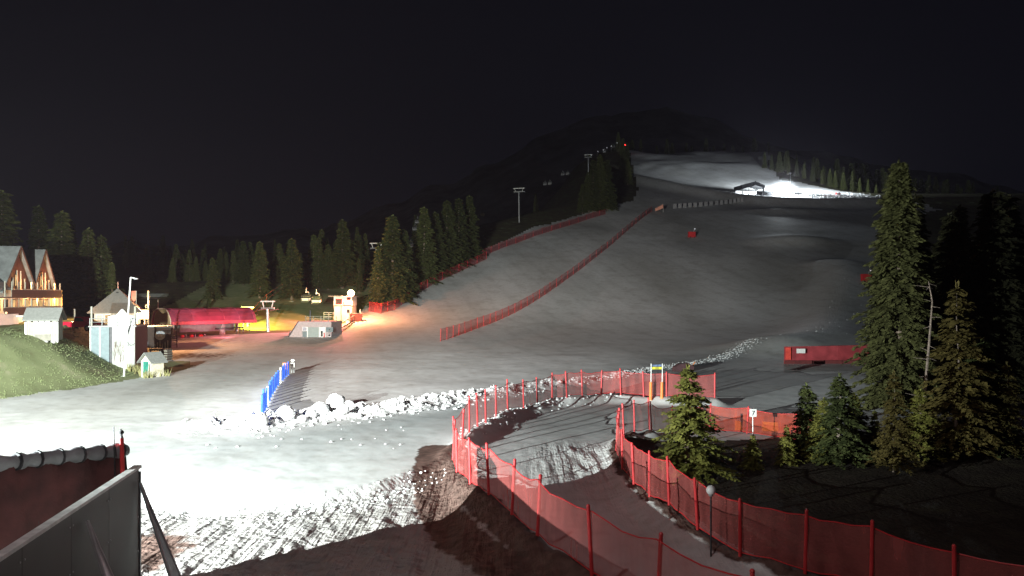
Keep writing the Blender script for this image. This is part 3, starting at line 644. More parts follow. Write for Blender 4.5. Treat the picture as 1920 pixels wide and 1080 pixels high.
# ------------------------------------------------------------------ hotel
def hotel():
    o = Vector((-64.0+.15*3, 97.0, 3.3)); d = Vector((-.15, 1, 0)).normalized()
    t = thing("hotel", "timber fronted hotel with two steep gables and lit balconies", "building", o, math.atan2(d.y, d.x))   # local x along the front, -y outwards
    L_ = 19.2; ze = 6.2; zr = 11.6
    part("wall", PLASTER, t, lambda b: (b.box(0, L_, 0, 12, -.6, ze)))
    part("base_wall", WHITE, t, lambda b: (b.box(-.1, 5.2, -1.5, -.003, -.6, 3.1)))
    for k, (c, hw, dep) in enumerate(((8.6, 4.4, 12), (16.2, 3.5, 5.5))):
        part("gable_wall", TIMBER, t, lambda b: b.prism([(c-hw+.3, ze+.003), (c+hw-.3, ze+.003), (c, zr-.3)], .05, .35, 'y'))
        rf = part("roof", SLATE, t, lambda b: b.gable(c-hw-.5, c+hw+.5, -.35, dep, ze-.55, zr, 'y', .22))
        part("barge_board", TIMBERH, rf, lambda b: b.gable(c-hw-.52, c+hw+.52, -.45, -.353, ze-.62, zr-.04, 'y', .3))
        for s in (-1.6, -.5, .6, 1.7): MB().bar((c+s, -.06, ze), (c+s, -.06, ze+2.9-abs(s)*.9), .09, .09, 6).build("gable_post", GREYWOOD, t)
        for s in (-1, .35): 
            w = MB().box(c+s, c+s+.75, -.02, .04, ze+.35, ze+1.9).build("window", TIMBERH, t); MB().box(c+s+.08, c+s+.67, -.035, -.022, ze+.43, ze+1.82).build("pane", WARM if s < 0 else GLASS, w)
    part("roof", SLATE, t, lambda b: b.gable(-8, 4.0, -1.2, 12, ze-.2, zr-.2, 'x', .22))
    for zf, dz in ((2.85, .95), (5.0, 1.05)):
        bl = part("balcony", TIMBERH, t, lambda b: (b.box(1.5 if zf < 4 else 3.5, L_-.4, -1.45, -.003, zf, zf+.16), b.box(1.5 if zf < 4 else 3.5, L_-.4, -1.5, -1.4, zf+.163, zf+dz)))
        part("handrail", GREYWOOD, bl, lambda b: b.box(1.5 if zf < 4 else 3.5, L_-.4, -1.55, -1.36, zf+dz+.003, zf+dz+.09))
        for k in range(10): x = 1.9+k*1.85; MB().box(x, x+.13, -1.38, -1.25, zf+.163, zf+2.1).build("balcony_post", GREYWOOD, bl)
    for k in range(8):
        x = 2.4+k*2.05
        w = MB().box(x, x+1.25, -.05, -.004, 3.35, 4.85).build("window", TIMBERH, t); MB().box(x+.1, x+1.15, -.07, -.053, 3.45, 4.75).build("pane", WARM if k not in (1,) else GLASS, w)
    for k in range(5):
        x = 3.2+k*1.6
        w = MB().box(x+2.2, x+3.45, -.06, -.004, .2, 2.5).build("window", WHITE, t); MB().box(x+2.3, x+3.35, -.09, -.063, .3, 2.4).build("pane", WARMHOT, w)
    part("entrance_canopy", WHITE, t, lambda b: b.box(4.5, 13.6, -2.6, -.1, 2.62, 2.8))
    for x in (5.2, 7.4, 9.6, 13.2): MB().box(x, x+.14, -2.5, -2.36, -.4, 2.617).build("canopy_post", GREYWOOD, t)
    part("side_wall", mat("cream_wall", (.62, .5, .26), .8, 0, .1), t, lambda b: b.box(L_-1.2, L_+.25, -1.3, 11, -.55, 6.05))
    w = MB().box(L_+.253, L_+.3, 1, 1.8, 2.4, 3.8).build("window", TIMBERH, t); MB().box(L_+.303, L_+.31, 1.1, 1.7, 2.5, 3.7).build("pane", GLASS, w)
    lamp = MB().ball((1.4, -1.7, 3.2), .13).build("wall_lamp", WARMHOT, t)
    return t
HOTEL = hotel()
# wooden shed on the bank
def shed():
    q = pt(84, 642, 82); q.z = h1(q.x, q.y)-.1; t = thing("wooden_shed", "pale weathered wooden shed at the top of the grass bank", "shed", q, R(14)); t.scale = (.8, .8, .92)
    part("wall", GREYWOOD, t, lambda b: (b.box(-1.75, 1.75, -1.2, 1.2, 0, 2.45), b.prism([(-1.2, 2.453), (1.2, 2.453), (0, 3.35)], -1.7, 1.7, 'x')))
    part("roof", SHINGLE, t, lambda b: b.gable(-2.1, 2.1, -1.75, 1.75, 2.18, 3.5, 'x', .12))
    for x in (-1.8, 1.8): MB().box(x-.09, x+.09, -1.32, -1.203, -.2, 2.35).build("corner_post", WHITE, t)
    part("white_board", WHITE, t, lambda b: b.box(-.75, .95, -1.27, -1.203, .75, 2.1)); part("plank_door", planks("grey_planks", (.34, .32, .27), .14), t, lambda b: b.box(-.8, 1.0, -1.25, -1.203, 0.02, .72))
    for k in range(6): x = -1.8+k*.72; MB().box(x, x+.1, -1.75, -1.2, 2.06, 2.17).build("rafter", DARKWOOD, t)
    for k in range(4): MB().ball((-1.4+k*.9, -1.1, -.1), .28, 1.2, 1, .8, jit=.15).build("foundation_stone", CONC, t)
shed()
# red pickup truck
def pickup():
    q = pt(152, 628, 99); q.z = h1(q.x, q.y)+.02; t = thing("pickup_truck", "red pickup truck parked behind the white gabled wall", "truck", q, R(-12))
    body = MB().prism([(-2.45, .5), (2.5, .5), (2.55, .95), (2.4, 1.08), (1.35, 1.15), (-.35, 1.15), (-.37, 1.12), (-2.45, 1.12)], -.88, .88, 'y'); body.build("body", mat("red_car_paint", (.62, .025, .06), .25, .1, .05), t)
    part("cab", mat("red_car_paint", (1, 1, 1)), t, lambda b: b.prism([(-.4, 1.153), (1.3, 1.153), (.75, 1.72), (-.25, 1.75)], -.78, .78, 'y'))
    for s in (-1, 1): MB().prism([(-.3, 1.2), (1.1, 1.2), (.68, 1.62), (-.2, 1.66)], s*.785-.004, s*.785+.004, 'y').build("side_window", GLASS, t)
    for x in (-1.5, 1.6):
        for s in (-1, 1):
            w = MB().bar((x, s*.72, .37), (x, s*.93, .37), .37, .37, 18).build("wheel", BLACK, t); MB().bar((x, s*.925, .37), (x, s*.95, .37), .2, .18, 12).build("rim", STEEL, w)
    for s in (-1, 1): MB().box(-2.48, -2.42, s*.62-.13, s*.62+.13, .72, .95).build("tail_light", REDP, t); MB().box(2.5, 2.56, s*.62-.16, s*.62+.16, .72, .9).build("headlight", WHITE, t)
    part("bumper", STEEL, t, lambda b: b.box(-2.58, -2.46, -.85, .85, .42, .6))
pickup()
# pyramid roofed house
def pyramid_house():
    q = pt(221, 612, 124); q.z = 3.7; t = thing("pyramid_roof_house", "small house with steep grey pyramid roof behind the white wall", "house", q, R(20))
    part("wall", PLASTER, t, lambda b: b.box(-2.9, 2.9, -2.9, 2.9, -.5, 2.55)); e, zr = 3.75, 6.1
    rf = part("roof", SHINGLE, t, lambda b: b.add([(-e, -e, 2.4), (e, -e, 2.4), (e, e, 2.4), (-e, e, 2.4), (0, 0, zr), (-e, -e, 2.3), (e, -e, 2.3), (e, e, 2.3), (-e, e, 2.3)], [(0, 1, 4), (1, 2, 4), (2, 3, 4), (3, 0, 4), (8, 7, 6, 5), (0, 5, 6, 1), (1, 6, 7, 2), (2, 7, 8, 3), (3, 8, 5, 0)]))
    part("finial", STEEL, rf, lambda b: b.bar((0, 0, zr-.1), (0, 0, zr+1.0), .05, .03)); part("roof_hatch", BLACK, rf, lambda b: b.prism([(-.9, 4.75), (-.62, 4.95), (-.62, 5.5), (-.9, 5.2)], -.18, .18, 'x'))
    for k in range(5):
        x = -2.6+k*1.12; w = MB().box(x, x+.85, -2.95, -2.903, .6, 2.1).build("window", WHITE, t); MB().box(x+.07, x+.78, -2.97, -2.953, .68, 2.02).build("pane", WARM if k in (1, 4, 3) else PLASTER, w)
    for k in range(4):
        y = -2.4+k*1.25; w = MB().box(2.903, 2.95, y, y+.95, .5, 2.1).build("window", WHITE, t); MB().box(2.953, 2.97, y+.07, y+.88, .58, 2.02).build("pane", WARMHOT, w)
pyramid_house()
# white wall block with terrace
def text(name, s, size, loc, rot, m, parent):
    c = bpy.data.curves.new(name, 'FONT'); c.body = s; c.size = size; c.extrude = .008; c.align_x = 'CENTER'
    o = bpy.data.objects.new(name, c); COL.objects.link(o); o.location = loc; o.rotation_euler = rot; c.materials.append(m)
    dg = bpy.context.evaluated_depsgraph_get(); me = bpy.data.meshes.new_from_object(o.evaluated_get(dg)); bpy.data.objects.remove(o); me.materials.clear(); me.materials.append(m)
    o = bpy.data.objects.new(name, me); COL.objects.link(o); o.location = loc; o.rotation_euler = rot; o.parent = parent; return o
def white_block():
    y = 90; q = pt(231, 690, y); q.z = -.3; t = thing("terrace_block", "white walled terrace block with railing standing beside the grass bank", "building", q, R(10))
    zt = HC-(613-CV)/F*y+.3
    part("wall", mat("stained_render", (.36, .37, .36), .8, 0, .3, 1.1), t, lambda b: b.box(-1.15, 1.2, 0, 5, 0, zt)); part("side_cladding", DARKWOOD, t, lambda b: b.box(1.203, 1.28, .02, 5, 0, zt-.02))
    part("corner_gap", DARKSTEEL, t, lambda b: b.box(-1.5, -1.153, .25, 5, .8, zt-.02))
    part("curtain_sheet", BLUEGREY, t, lambda b: b.box(-3.4, -1.503, .1, 4.9, 1.2, zt-.03))
    for x in (-2.45, -3.43): MB().box(x-.06, x+.06, .02, .097, 1.2, zt-.03).build("sheet_batten", WHITE, t)
    part("terrace_slab", CONC, t, lambda b: b.box(-3.6, 1.4, -.12, 5.1, zt, zt+.14))
    rl = part("railing", STEEL, t, lambda b: (b.bar((-3.5, -.05, zt+.95), (1.75, -.05, zt+.95), .045), b.bar((-3.5, -.05, zt+.55), (1.3, -.05, zt+.55), .03)))
    for x in (-3.45, -2.2, -.9, .5, 1.25): MB().bar((x, -.05, zt+.14), (x, -.05, zt+.98), .045).build("railing_post", STEEL, rl)
    for x in (-3.35, 1.2): MB().box(x-.09, x+.09, .1, .28, zt+.14, zt+2.3).build("terrace_post", GREYWOOD, t)
    sg = part("gabled_sign_wall", WHITE, t, lambda b: b.prism([(-1.9, zt+.143), (.95, zt+.143), (.95, zt+1.2), (.25, zt+1.3), (-.22, zt+1.85), (-.4, zt+2.0), (-.58, zt+1.85), (-1.0, zt+1.3), (-1.9, zt+1.15)], 1.0, 1.12, 'y'))
    text("sign_text", "AA", .35, (-.4, .99, zt+1.4), (R(90), 0, 0), BLACK, sg)
    text("wall_text", "Dor", .62, (.72, -.012, 3.25), (R(90), 0, 0), BLACK, t)
    st = MB()
    for k in range(46):
        x = random.uniform(-.95, .2); z = random.uniform(1.6, 3.7); st.bar((x, -.03, z-.3), (x+random.uniform(-.2, .2), -.05, z+.35), .02, .01, 4)
    st.build("climbing_stems", BARK, t)
    part("awning_stay", DARKSTEEL, t, lambda b: b.bar((.35, -.3, zt-1.2), (1.1, -.2, zt+1.1), .05))
white_block()
def mast(name, label, u, vb, vt, u2, y, r=.09, arm=True):
    q = pt(u, vb, y); q.z = h1(q.x, q.y); top = pt(u2, vt, y)-q; t = thing(name, label, "lamp post", q)
    part("pole", WHITE, t, lambda b: b.bar((0, 0, -.3), top, r, r*.7, 10))
    if arm: part("arm", WHITE, t, lambda b: b.bar(top, top+Vector((.55, -.1, -.12)), .05)); part("lamp_head", STEEL, t, lambda b: b.box(top.x+.4, top.x+.8, -.2, .02, top.z-.2, top.z-.1))
    part("base_plate", STEEL, t, lambda b: b.box(-.2, .2, -.2, .2, -.05, .05))
mast("lamp_post", "tall leaning white lamp post in front of the terrace block", 232, 684, 520, 245, 84)
def banner():
    q = pt(252, 612, 110); q.z = h1(q.x, q.y); zt = HC-(545-CV)/F*110-q.z; t = thing("banner_flag", "small red and white banner on a pole above the terrace", "flag", q)
    part("pole", GREYWOOD, t, lambda b: b.bar((.25, 0, -.3), (.25, 0, zt), .05)); part("cloth", mat("banner_red", (.7, .2, .12), .7, 0, .5, 1.2), t, lambda b: b.prism([(-.42, zt-.05), (.2, zt-.05), (.2, zt-1.3), (-.05, zt-1.5), (-.42, zt-1.1)], -.02, .02, 'y'))
    q = pt(278, 620, 125); q.z = h1(q.x, q.y); zt = HC-(545-CV)/F*125-q.z
    t = thing("wooden_pole", "orange lit wooden pole behind the bright station lamp", "pole", q); part("shaft", GREYWOOD, t, lambda b: b.bar((0, 0, -.3), (0, 0, zt), .13)); part("bracket", STEEL, t, lambda b: b.box(-.5, .1, -.1, .1, zt-3.4, zt-3.2)); part("strut", GREYWOOD, t, lambda b: b.bar((-.38, 0, -.3), (-.38, 0, zt-2.1), .07))
banner()
def flue():
    for u, vb, vt, lab in ((296, 600, 563, "thin lit chimney pipe above the station's rounded end"), (140, 610, 581, "short pale post standing behind the red pickup")):
        q = pt(u, vb, 150 if u > 200 else 112); q.z = h1(q.x, q.y); zt = HC-(vt-CV)/F*q.y-q.z; t = thing("vent_pipe" if u > 200 else "pale_post", lab, "pipe" if u > 200 else "post", q)
        part("pipe" if u > 200 else "shaft", GREYWOOD, t, lambda b: b.bar((0, 0, -.3), (0, 0, zt), .1)); part("cap", STEEL, t, lambda b: b.bar((0, 0, zt), (0, 0, zt+.12), .16, .1))
flue()
def far_house():
    q = pt(282, 600, 185); q.z = h1(q.x, q.y); t = thing("dark_house", "unlit house roof behind the wooden pole and banner", "house", q, R(5)); zt = HC-(552-CV)/F*185-q.z
    part("wall", DARKWOOD, t, lambda b: b.box(-3.5, 3.5, -3, 3, -.5, zt-2.4)); part("roof", SLATE, t, lambda b: b.gable(-4, 4, -3.7, 3.7, zt-2.6, zt, 'x', .2))
far_house()
# little hut with green door
def hut():
    q = at(286, 706); y = q.y; t = thing("small_hut", "tiny gabled hut with green door at the end of the bank", "hut", q, R(-24)); t.scale = (.82, .82, .95)
    part("wall", mat("cream_boards", (.55, .5, .38), .8, 0, .2), t, lambda b: (b.box(-.85, .85, -1.0, 1.0, -.4, 1.75), b.prism([(-.85, 1.753), (.85, 1.753), (0, 2.45)], -.98, .98, 'y')))
    part("roof", SHINGLE, t, lambda b: b.gable(-1.25, 1.25, -1.35, 1.3, 1.5, 2.6, 'y', .1)); 
    dr = part("door", GREEN, t, lambda b: b.box(-.45, .5, -1.06, -1.003, -.3, 1.7)); part("handle", STEEL, dr, lambda b: b.box(.36, .42, -1.1, -1.06, .6, .72))
    part("door_frame", WHITE, t, lambda b: (b.box(-.56, -.453, -1.07, -1.003, -.3, 1.8), b.box(.503, .61, -1.07, -1.003, -.3, 1.8)))
    part("leaning_board", GREYWOOD, t, lambda b: b.prism([(-1.5, -.3), (-1.42, -.3), (-1.07, 1.5), (-1.15, 1.5)], .62, .8, 'x'))
hut()
def weeds():
    b = MB()
    for k in range(170):
        u = random.uniform(200, 318); v = np.interp(u, [200, 240, 270, 318], [672, 690, 704, 700])+random.uniform(-4, 6); q = at(u, v)
        for j in range(7):
            a = random.uniform(0, 6.28); h = random.uniform(.25, 1.0); b.add([(q.x, q.y, q.z-.05), (q.x+.06, q.y+.03, q.z-.05), (q.x+math.cos(a)*h*.4, q.y+math.sin(a)*h*.4, q.z+h)], [(0, 1, 2)])
    tag(b.build("weeds", mat("dry_weeds", (.20, .19, .08), .9, 0, .4, 1.)), "tall dry weeds along the foot of the terrace block", None, None, "stuff")
    b = MB(); n = 0
    xs = rng.uniform(-75, -36, 60000); ys = rng.uniform(56, 112, 60000); s = signed(xs, ys, PLAT); ok = (s > -.3) & (s < 14); xs, ys = xs[ok][:7000], ys[ok][:7000]; zs = H(xs, ys)
    cl = fbm(xs*.35, ys*.35, 77)
    V = []; Fc = []
    for x, y, z, c in zip(xs, ys, zs, cl):
        if c < -.5: continue
        c *= .3
        for j in range(3):
            a = random.uniform(0, 6.28); h = random.uniform(.03, .08)*(1+c); w = .035; o = len(V); px, py = x+random.uniform(-.15, .15), y+random.uniform(-.15, .15)
            V += [(px-w, py, z-.02), (px+w, py, z-.02), (px+math.cos(a)*h*.6, py+math.sin(a)*h*.6, z+h)]; Fc.append((o, o+1, o+2))
    tag(MB().add(V, Fc).build("grass", mat("grass_blades", (.15, .18, .08), .9, 0, .45, .5)), "short grass tufts on the bank", None, None, "stuff")
weeds()
# brown engine cabin beside the station
def cabin():
    q = pt(292, 655, 122); q.z = -.2; t = thing("machine_cabin", "dark brown timber cabin left of the red roofed station", "building", q, R(28))
    part("wall", DARKWOOD, t, lambda b: b.box(-3.2, 2.2, 0, 5, -.3, 4.0)); part("roof", SLATE, t, lambda b: b.box(-3.5, 2.5, -.4, 5.3, 4.003, 4.2))
    sg = part("round_sign", mat("bluish_sign", (.35, .42, .5), .5, 0, .3, 3.), t, lambda b: b.bar((.6, -.12, 2.8), (.6, -.004, 2.8), .72, .72, 24))
    text("sign_text", "ns", .7, (.6, -.125, 2.6), (R(90), 0, 0), WHITE, sg)
    for k in range(6): MB().box(-.2+k*.36, -.05+k*.36, -.1, -.004, .5, 1.5+.25*(k % 3)).build("leaning_ski", GREYWOOD, t)
    part("doorway", DARKSTEEL, t, lambda b: b.box(-1.9, -1.0, -.05, -.003, -.2, 1.9)); part("lintel_beam", GREYWOOD, t, lambda b: b.box(-1.0, 2.2, -.6, -.1, .18, .34))
    q2 = pt(322, 645, 124); q2.z = h1(q2.x, q2.y); r = thing("ski_rack", "slatted wooden ski rack at the station entrance", "rack", q2, R(15))
    for k in range(6): MB().box(-.7, .7, -.1, .1, .35+k*.32, .47+k*.32).build("slat", GREYWOOD, r)
    for x in (-.75, .75): MB().box(x-.06, x+.06, -.12, .12, -.2, 3.4).build("upright", TIMBER, r)
    for x in (-.5, .1, .6): MB().ball((x, -.1, 3.0+.3*math.sin(x*9)), .18).build("hanging_reel", STEEL, r)
    q3 = pt(292, 662, 112); q3.z = h1(q3.x, q3.y); p = thing("plank_stack", "pale planks stacked below the brown cabin", "planks", q3, R(10))
    p["label"] = "pale planks on trestles below the brown cabin"
    for k in range(3): MB().box(-.9+.07*k, .9-.05*k, -.3, .3, .55+k*.11, .65+k*.11).build("plank", GREYWOOD, p)
    for x in (-.7, .6): MB().box(x-.06, x+.06, -.3, .3, -.2, .547).build("trestle", DARKWOOD, p)
    q4 = at(312, 676); s = thing("pallet_stack", "stack of dark pallets behind the tiny hut", "pallets", q4, R(-20))
    for k in range(5): MB().box(-.6, .6, -.5, .5, k*.3, k*.3+.1).build("pallet_deck", GREYWOOD, s); MB().box(-.55, .55, -.4, .4, k*.3+.103, k*.3+.297).build("pallet_block", DARKWOOD, s)
cabin()
# chairlift station
STA = Vector(((302-CU)/F*140, 140, 0))
def station():
    a = Vector((.6, .8, 0)); t = thing("lift_station", "chairlift station with long curved red roof", "station", (STA.x, STA.y, 0.1), math.atan2(.8, .6))   # local x along the roof, -y faces the snow
    L_ = 17.2; w = 6.2; z0, z1 = 3.55, 6.3
    prof = [(-w/2, z0), (-w/2-.05, z0+.55), (-w/2+.25, z0+1.3), (-w/2+.75, z0+2.0), (-w/2+1.35, z1-.2), (-w/2+2.1, z1), (w/2-2.1, z1), (w/2-1.35, z1-.2), (w/2-.6, z0+2.0), (w/2, z0+.6), (w/2, z0)]
    inner = [(y*.96, z-.12 if z > z0 else z) for y, z in prof]
    b = MB(); n = len(prof)
    vs = [(x, y, z) for x in (0, L_) for y, z in prof]+[(x, y, z) for x in (0, L_) for y, z in inner]
    fs = []
    for k in range(n-1): fs += [(k, k+1, n+k+1, n+k), (2*n+k+1, 2*n+k, 3*n+k, 3*n+k+1), (k, 2*n+k, 2*n+k+1, k+1), (n+k, n+k+1, 3*n+k+1, 3*n+k)]
    rf = b.add(vs, fs).build("roof", REDROOF, t, False)
    part("end_cap", mat("tan_cap", (.40, .30, .16), .6, 0, .15), t, lambda b: b.prism([(y*.95, z-.13 if z > z0 else z) for y, z in prof], .25, .33, 'x'))
    part("end_trim", mat("pale_trim", (.75, .6, .45), .5), t, lambda b: b.tube([(-.03, y, z) for y, z in prof], .09, 6))
    part("eave_beam", mat("bright_red", (.72, .10, .13), .4), t, lambda b: b.box(0.3, L_, -w/2-.16, -w/2-.06, z0-.05, z0+.5))
    for k in range(6): x = 1.2+k*3.1; MB().tube([(x, y*1.01, z+.02) for y, z in prof[:7]], .05, 5).build("roof_rib", REDROOF, rf)
    text("roof_lettering", "—·—", .4, (L_-3, -w/2-.165, z0+.1), (R(90), 0, 0), BLACK, rf)
    for x, y, r in ((1.2, -1.8, .22), (11.6, -.6, .55), (1.4, 1.9, .22), (16.2, 1.6, .3)): MB().bar((x, y, -.5), (x, y, z0+.1), r, r, 12).build("pillar", CONC, t)
    part("drive_housing", mat("greygreen_housing", (.20, .23, .22), .5, 0, .2), t, lambda b: b.prism([(-1.1, z0-.1), (1.1, z0-.1), (.9, z0-1.1), (-.7, z0-1.5)], 3, 14, 'x'))
    part("bull_wheel", DARKSTEEL, t, lambda b: b.bar((12, 0, 2.35), (12, 0, 2.6), 2.2, 2.2, 28)); part("back_wall", mat("maroon_boards", (.22, .04, .06), .7), t, lambda b: b.box(2, 15.5, 2.6, 2.75, -.4, 1.15))
    cb = part("control_cab", DARKWOOD, t, lambda b: (b.box(13.2, 14.8, -2.6, -1.4, -.3, .9), b.box(13.2, 14.8, -2.6, -1.4, 2.5, 2.7)))
    for x in (13.25, 14.0, 14.75): MB().box(x-.05, x+.05, -2.6, -2.5, .9, 2.5).build("cab_post", DARKSTEEL, cb)
    for x in (3.4, 5.2, 7.0): 
        k = MB().ball((x, -1.0, 1.35), .4, 1.1, .6, .7).build("seat_back", REDP, t); MB().tube([(x-.7, -1.2, .5), (x+.7, -1.2, .5), (x+.7, -1.0, 1.7)], .05, 6).build("seat_frame", STEEL, k)
    for x in (2.5, 4.3, 6.1): MB().box(x, x+.9, -2.2, -1.3, .15, .35).build("loading_step", GREYWOOD, t)
    part("ceiling_tube", LAMPR, t, lambda b: b.box(5, 5.5, -.2, .0, z0-.08, z0-.02))
    # bright wall lamp at its rounded end
    lp = thing("station_lamp", "blazing warm floodlight at the rounded end of the red station", "lamp", pt(270, 589, 124)); MB().box(-.75, .6, -.2, .12, -.7, .6).build("lamp_glass", LAMPO, lp); MB().box(-.8, .65, .123, .3, -.75, .66).build("lamp_housing", DARKSTEEL, lp); MB().bar((0, .2, -.4), (0, .2, -4.5), .07).build("lamp_pole", STEEL, lp)
station()
def station_things():
    q = pt(456, 637, 152); q.z = h1(q.x, q.y); t = thing("sign_frame", "round blue sign on a steel frame at the station's far end", "sign", q)
    MB().bar((0, 0, -.3), (0, 0, 3.7), .12).build("post", STEEL, t); MB().bar((1.15, .3, -.3), (1.05, 0, 3.0), .08).build("post", DARKSTEEL, t)
    d = MB().bar((.75, -.12, 2.9), (.75, 0, 2.9), .75, .75, 24).build("disc", mat("blue_sign", (.05, .08, .35), .5, 0, .4, 2.), t); MB().prism([(.45, 2.6), (.95, 2.75), (.75, 3.3), (.55, 3.0)], -.15, -.123, 'y').build("pictogram", WHITE, d)
    MB().box(.35, 1.3, -.08, 0, 1.7, 2.05).build("plate", WHITE, t)
    def tpylon(u, vb, vt, y, hw, label, name="lift_pylon"):
        q = pt(u, vb, y) if y else at(u, vb); y = q.y; q.z = h1(q.x, q.y); zt = HC-(vt-CV)/F*y-q.z; t = thing(name, label, "pylon", q, R(-20))
        part("mast", STEEL, t, lambda b: b.bar((.12, 0, -.5), (-.12, 0, zt-1.4), .36 if y < 200 else .3, .2, 12)); part("crossbeam", STEEL, t, lambda b: b.box(-hw*.9, hw*.9, -.2, .2, zt-1.45, zt-1.15))
        part("gantry", WHITE, t, lambda b: (b.box(-hw, hw, -.1, .1, zt-.12, zt+.1), b.bar((-hw*.75, 0, zt-.1), (-hw*.55, 0, zt-1.2), .09), b.bar((hw*.75, 0, zt-.1), (hw*.55, 0, zt-1.2), .09)))
        for s in (-1, 1): MB().bar((s*hw*.9, -1.3, zt-1.7), (s*hw*.9, 1.3, zt-1.5), .12).build("sheave_train", DARKSTEEL, t); MB().bar((s*hw*.9, 0, zt-1.6), (s*hw*.9, 0, zt-1.25), .08).build("hanger", STEEL, t)
        return t
    tpylon(502, 622, 565, 0, 1.6, "lift pylon with pale portal head on the yellow hillside")
    tpylon(464, 612, 576, 0, 1.5, "smaller lift portal just past the station's far end")
    tpylon(706, 560, 456, 214, 2.0, "lift pylon head showing beside the warm lit spruce")
    tpylon(973, 414, 353, 300, 2.3, "tall grey lift pylon standing alone at the forest edge")
    tpylon(1103, 330, 290, 420, 2.2, "thin far lift pylon beside the dark upper clump")
    # steel access rails along the hillside
    a = [pt(470, 608, 160), pt(500, 592, 176), pt(530, 583, 188), pt(560, 574, 200), pt(590, 568, 210)]; P = [Vector((p.x, p.y, h1(p.x, p.y))) for p in a]
    t = thing("lift_walkway", "reddish steel guard rail climbing the hillside from the station", "railing", P[0])
    for i, p in enumerate(P): MB().bar(p-P[0]-Vector((0, 0, .3)), p-P[0]+Vector((0, 0, 2.3)), .07).build("post", mat("rusty_steel", (.35, .12, .07), .7, 0, .3), t)
    for hgt in (1.2, 2.2): MB().tube([p-P[0]+Vector((0, 0, hgt)) for p in P], .07, 6).build("rail", mat("rusty_steel", (1, 1, 1)), t)
    q = pt(546, 605, 180); q.z = h1(q.x, q.y); t = thing("timber_post", "tall wooden post on the hillside left of the hanging chairs", "post", q); zt = HC-(566-CV)/F*180-q.z
    MB().bar((0, 0, -.4), (0, 0, zt), .13, .11).build("shaft", GREYWOOD, t); MB().box(-.5, .5, -.06, .06, zt*.35, zt*.35+.12).build("crosspiece", GREYWOOD, t)
    def chair(u, v, y, label, s=1., lit=True, group=None):
        WHITE = globals()['WHITE'] if lit else mat("unlit_chair_paint", (.22, .22, .23), .6)  # chairs in the dark: missing light put into a darker paint
        q = pt(u, v, y); t = thing("lift_chair", label, "lift chair", q, R(-15), group); t.scale = (s,)*3
        part("hanger_arm", WHITE, t, lambda b: b.tube([(0, 0, 1.55), (.05, .05, .75), (.45, .4, .55), (.45, .4, -.2)], .05, 6)); part("grip", WHITE, t, lambda b: b.prism([(-.14, .45), (.14, .45), (.03, 1.0), (-.03, 1.0)], -.1, .1, 'y'))
        part("backrest", DARKSTEEL, t, lambda b: b.box(-.95, .95, .3, .38, -.75, .1)); part("seat", WHITE, t, lambda b: b.prism([(-.98, -.72), (.98, -.72), (.82, -1.25), (-.82, -1.25)], -.35, .3, 'y'))
        part("footrest", STEEL, t, lambda b: b.tube([(-.8, -.4, -.7), (-.8, -.55, -1.5), (.8, -.55, -1.5), (.8, -.4, -.7)], .035, 6)); part("safety_bar", STEEL, t, lambda b: b.tube([(-.95, .3, -.1), (-.95, -.4, -.3), (.95, -.4, -.3), (.95, .3, -.1)], .035, 6))
    chair(574, 553, 172, "empty lift chair hanging left of another near the control house"); chair(593, 556, 168, "empty lift chair nearest the control house")
    for u, v, y in ((783, 415, 270), (778, 428, 270), (770, 460, 250), (882, 404, 300), (905, 402, 300), (1022, 345, 360), (1031, 344, 360), (1055, 327, 390), (1064, 326, 390), (1133, 285, 470), (1150, 276, 490)):
        chair(u, v-3, y, "far lift chair hanging in the dark above the forest", .9, False, "distant chairs on the lift line")
station_things()
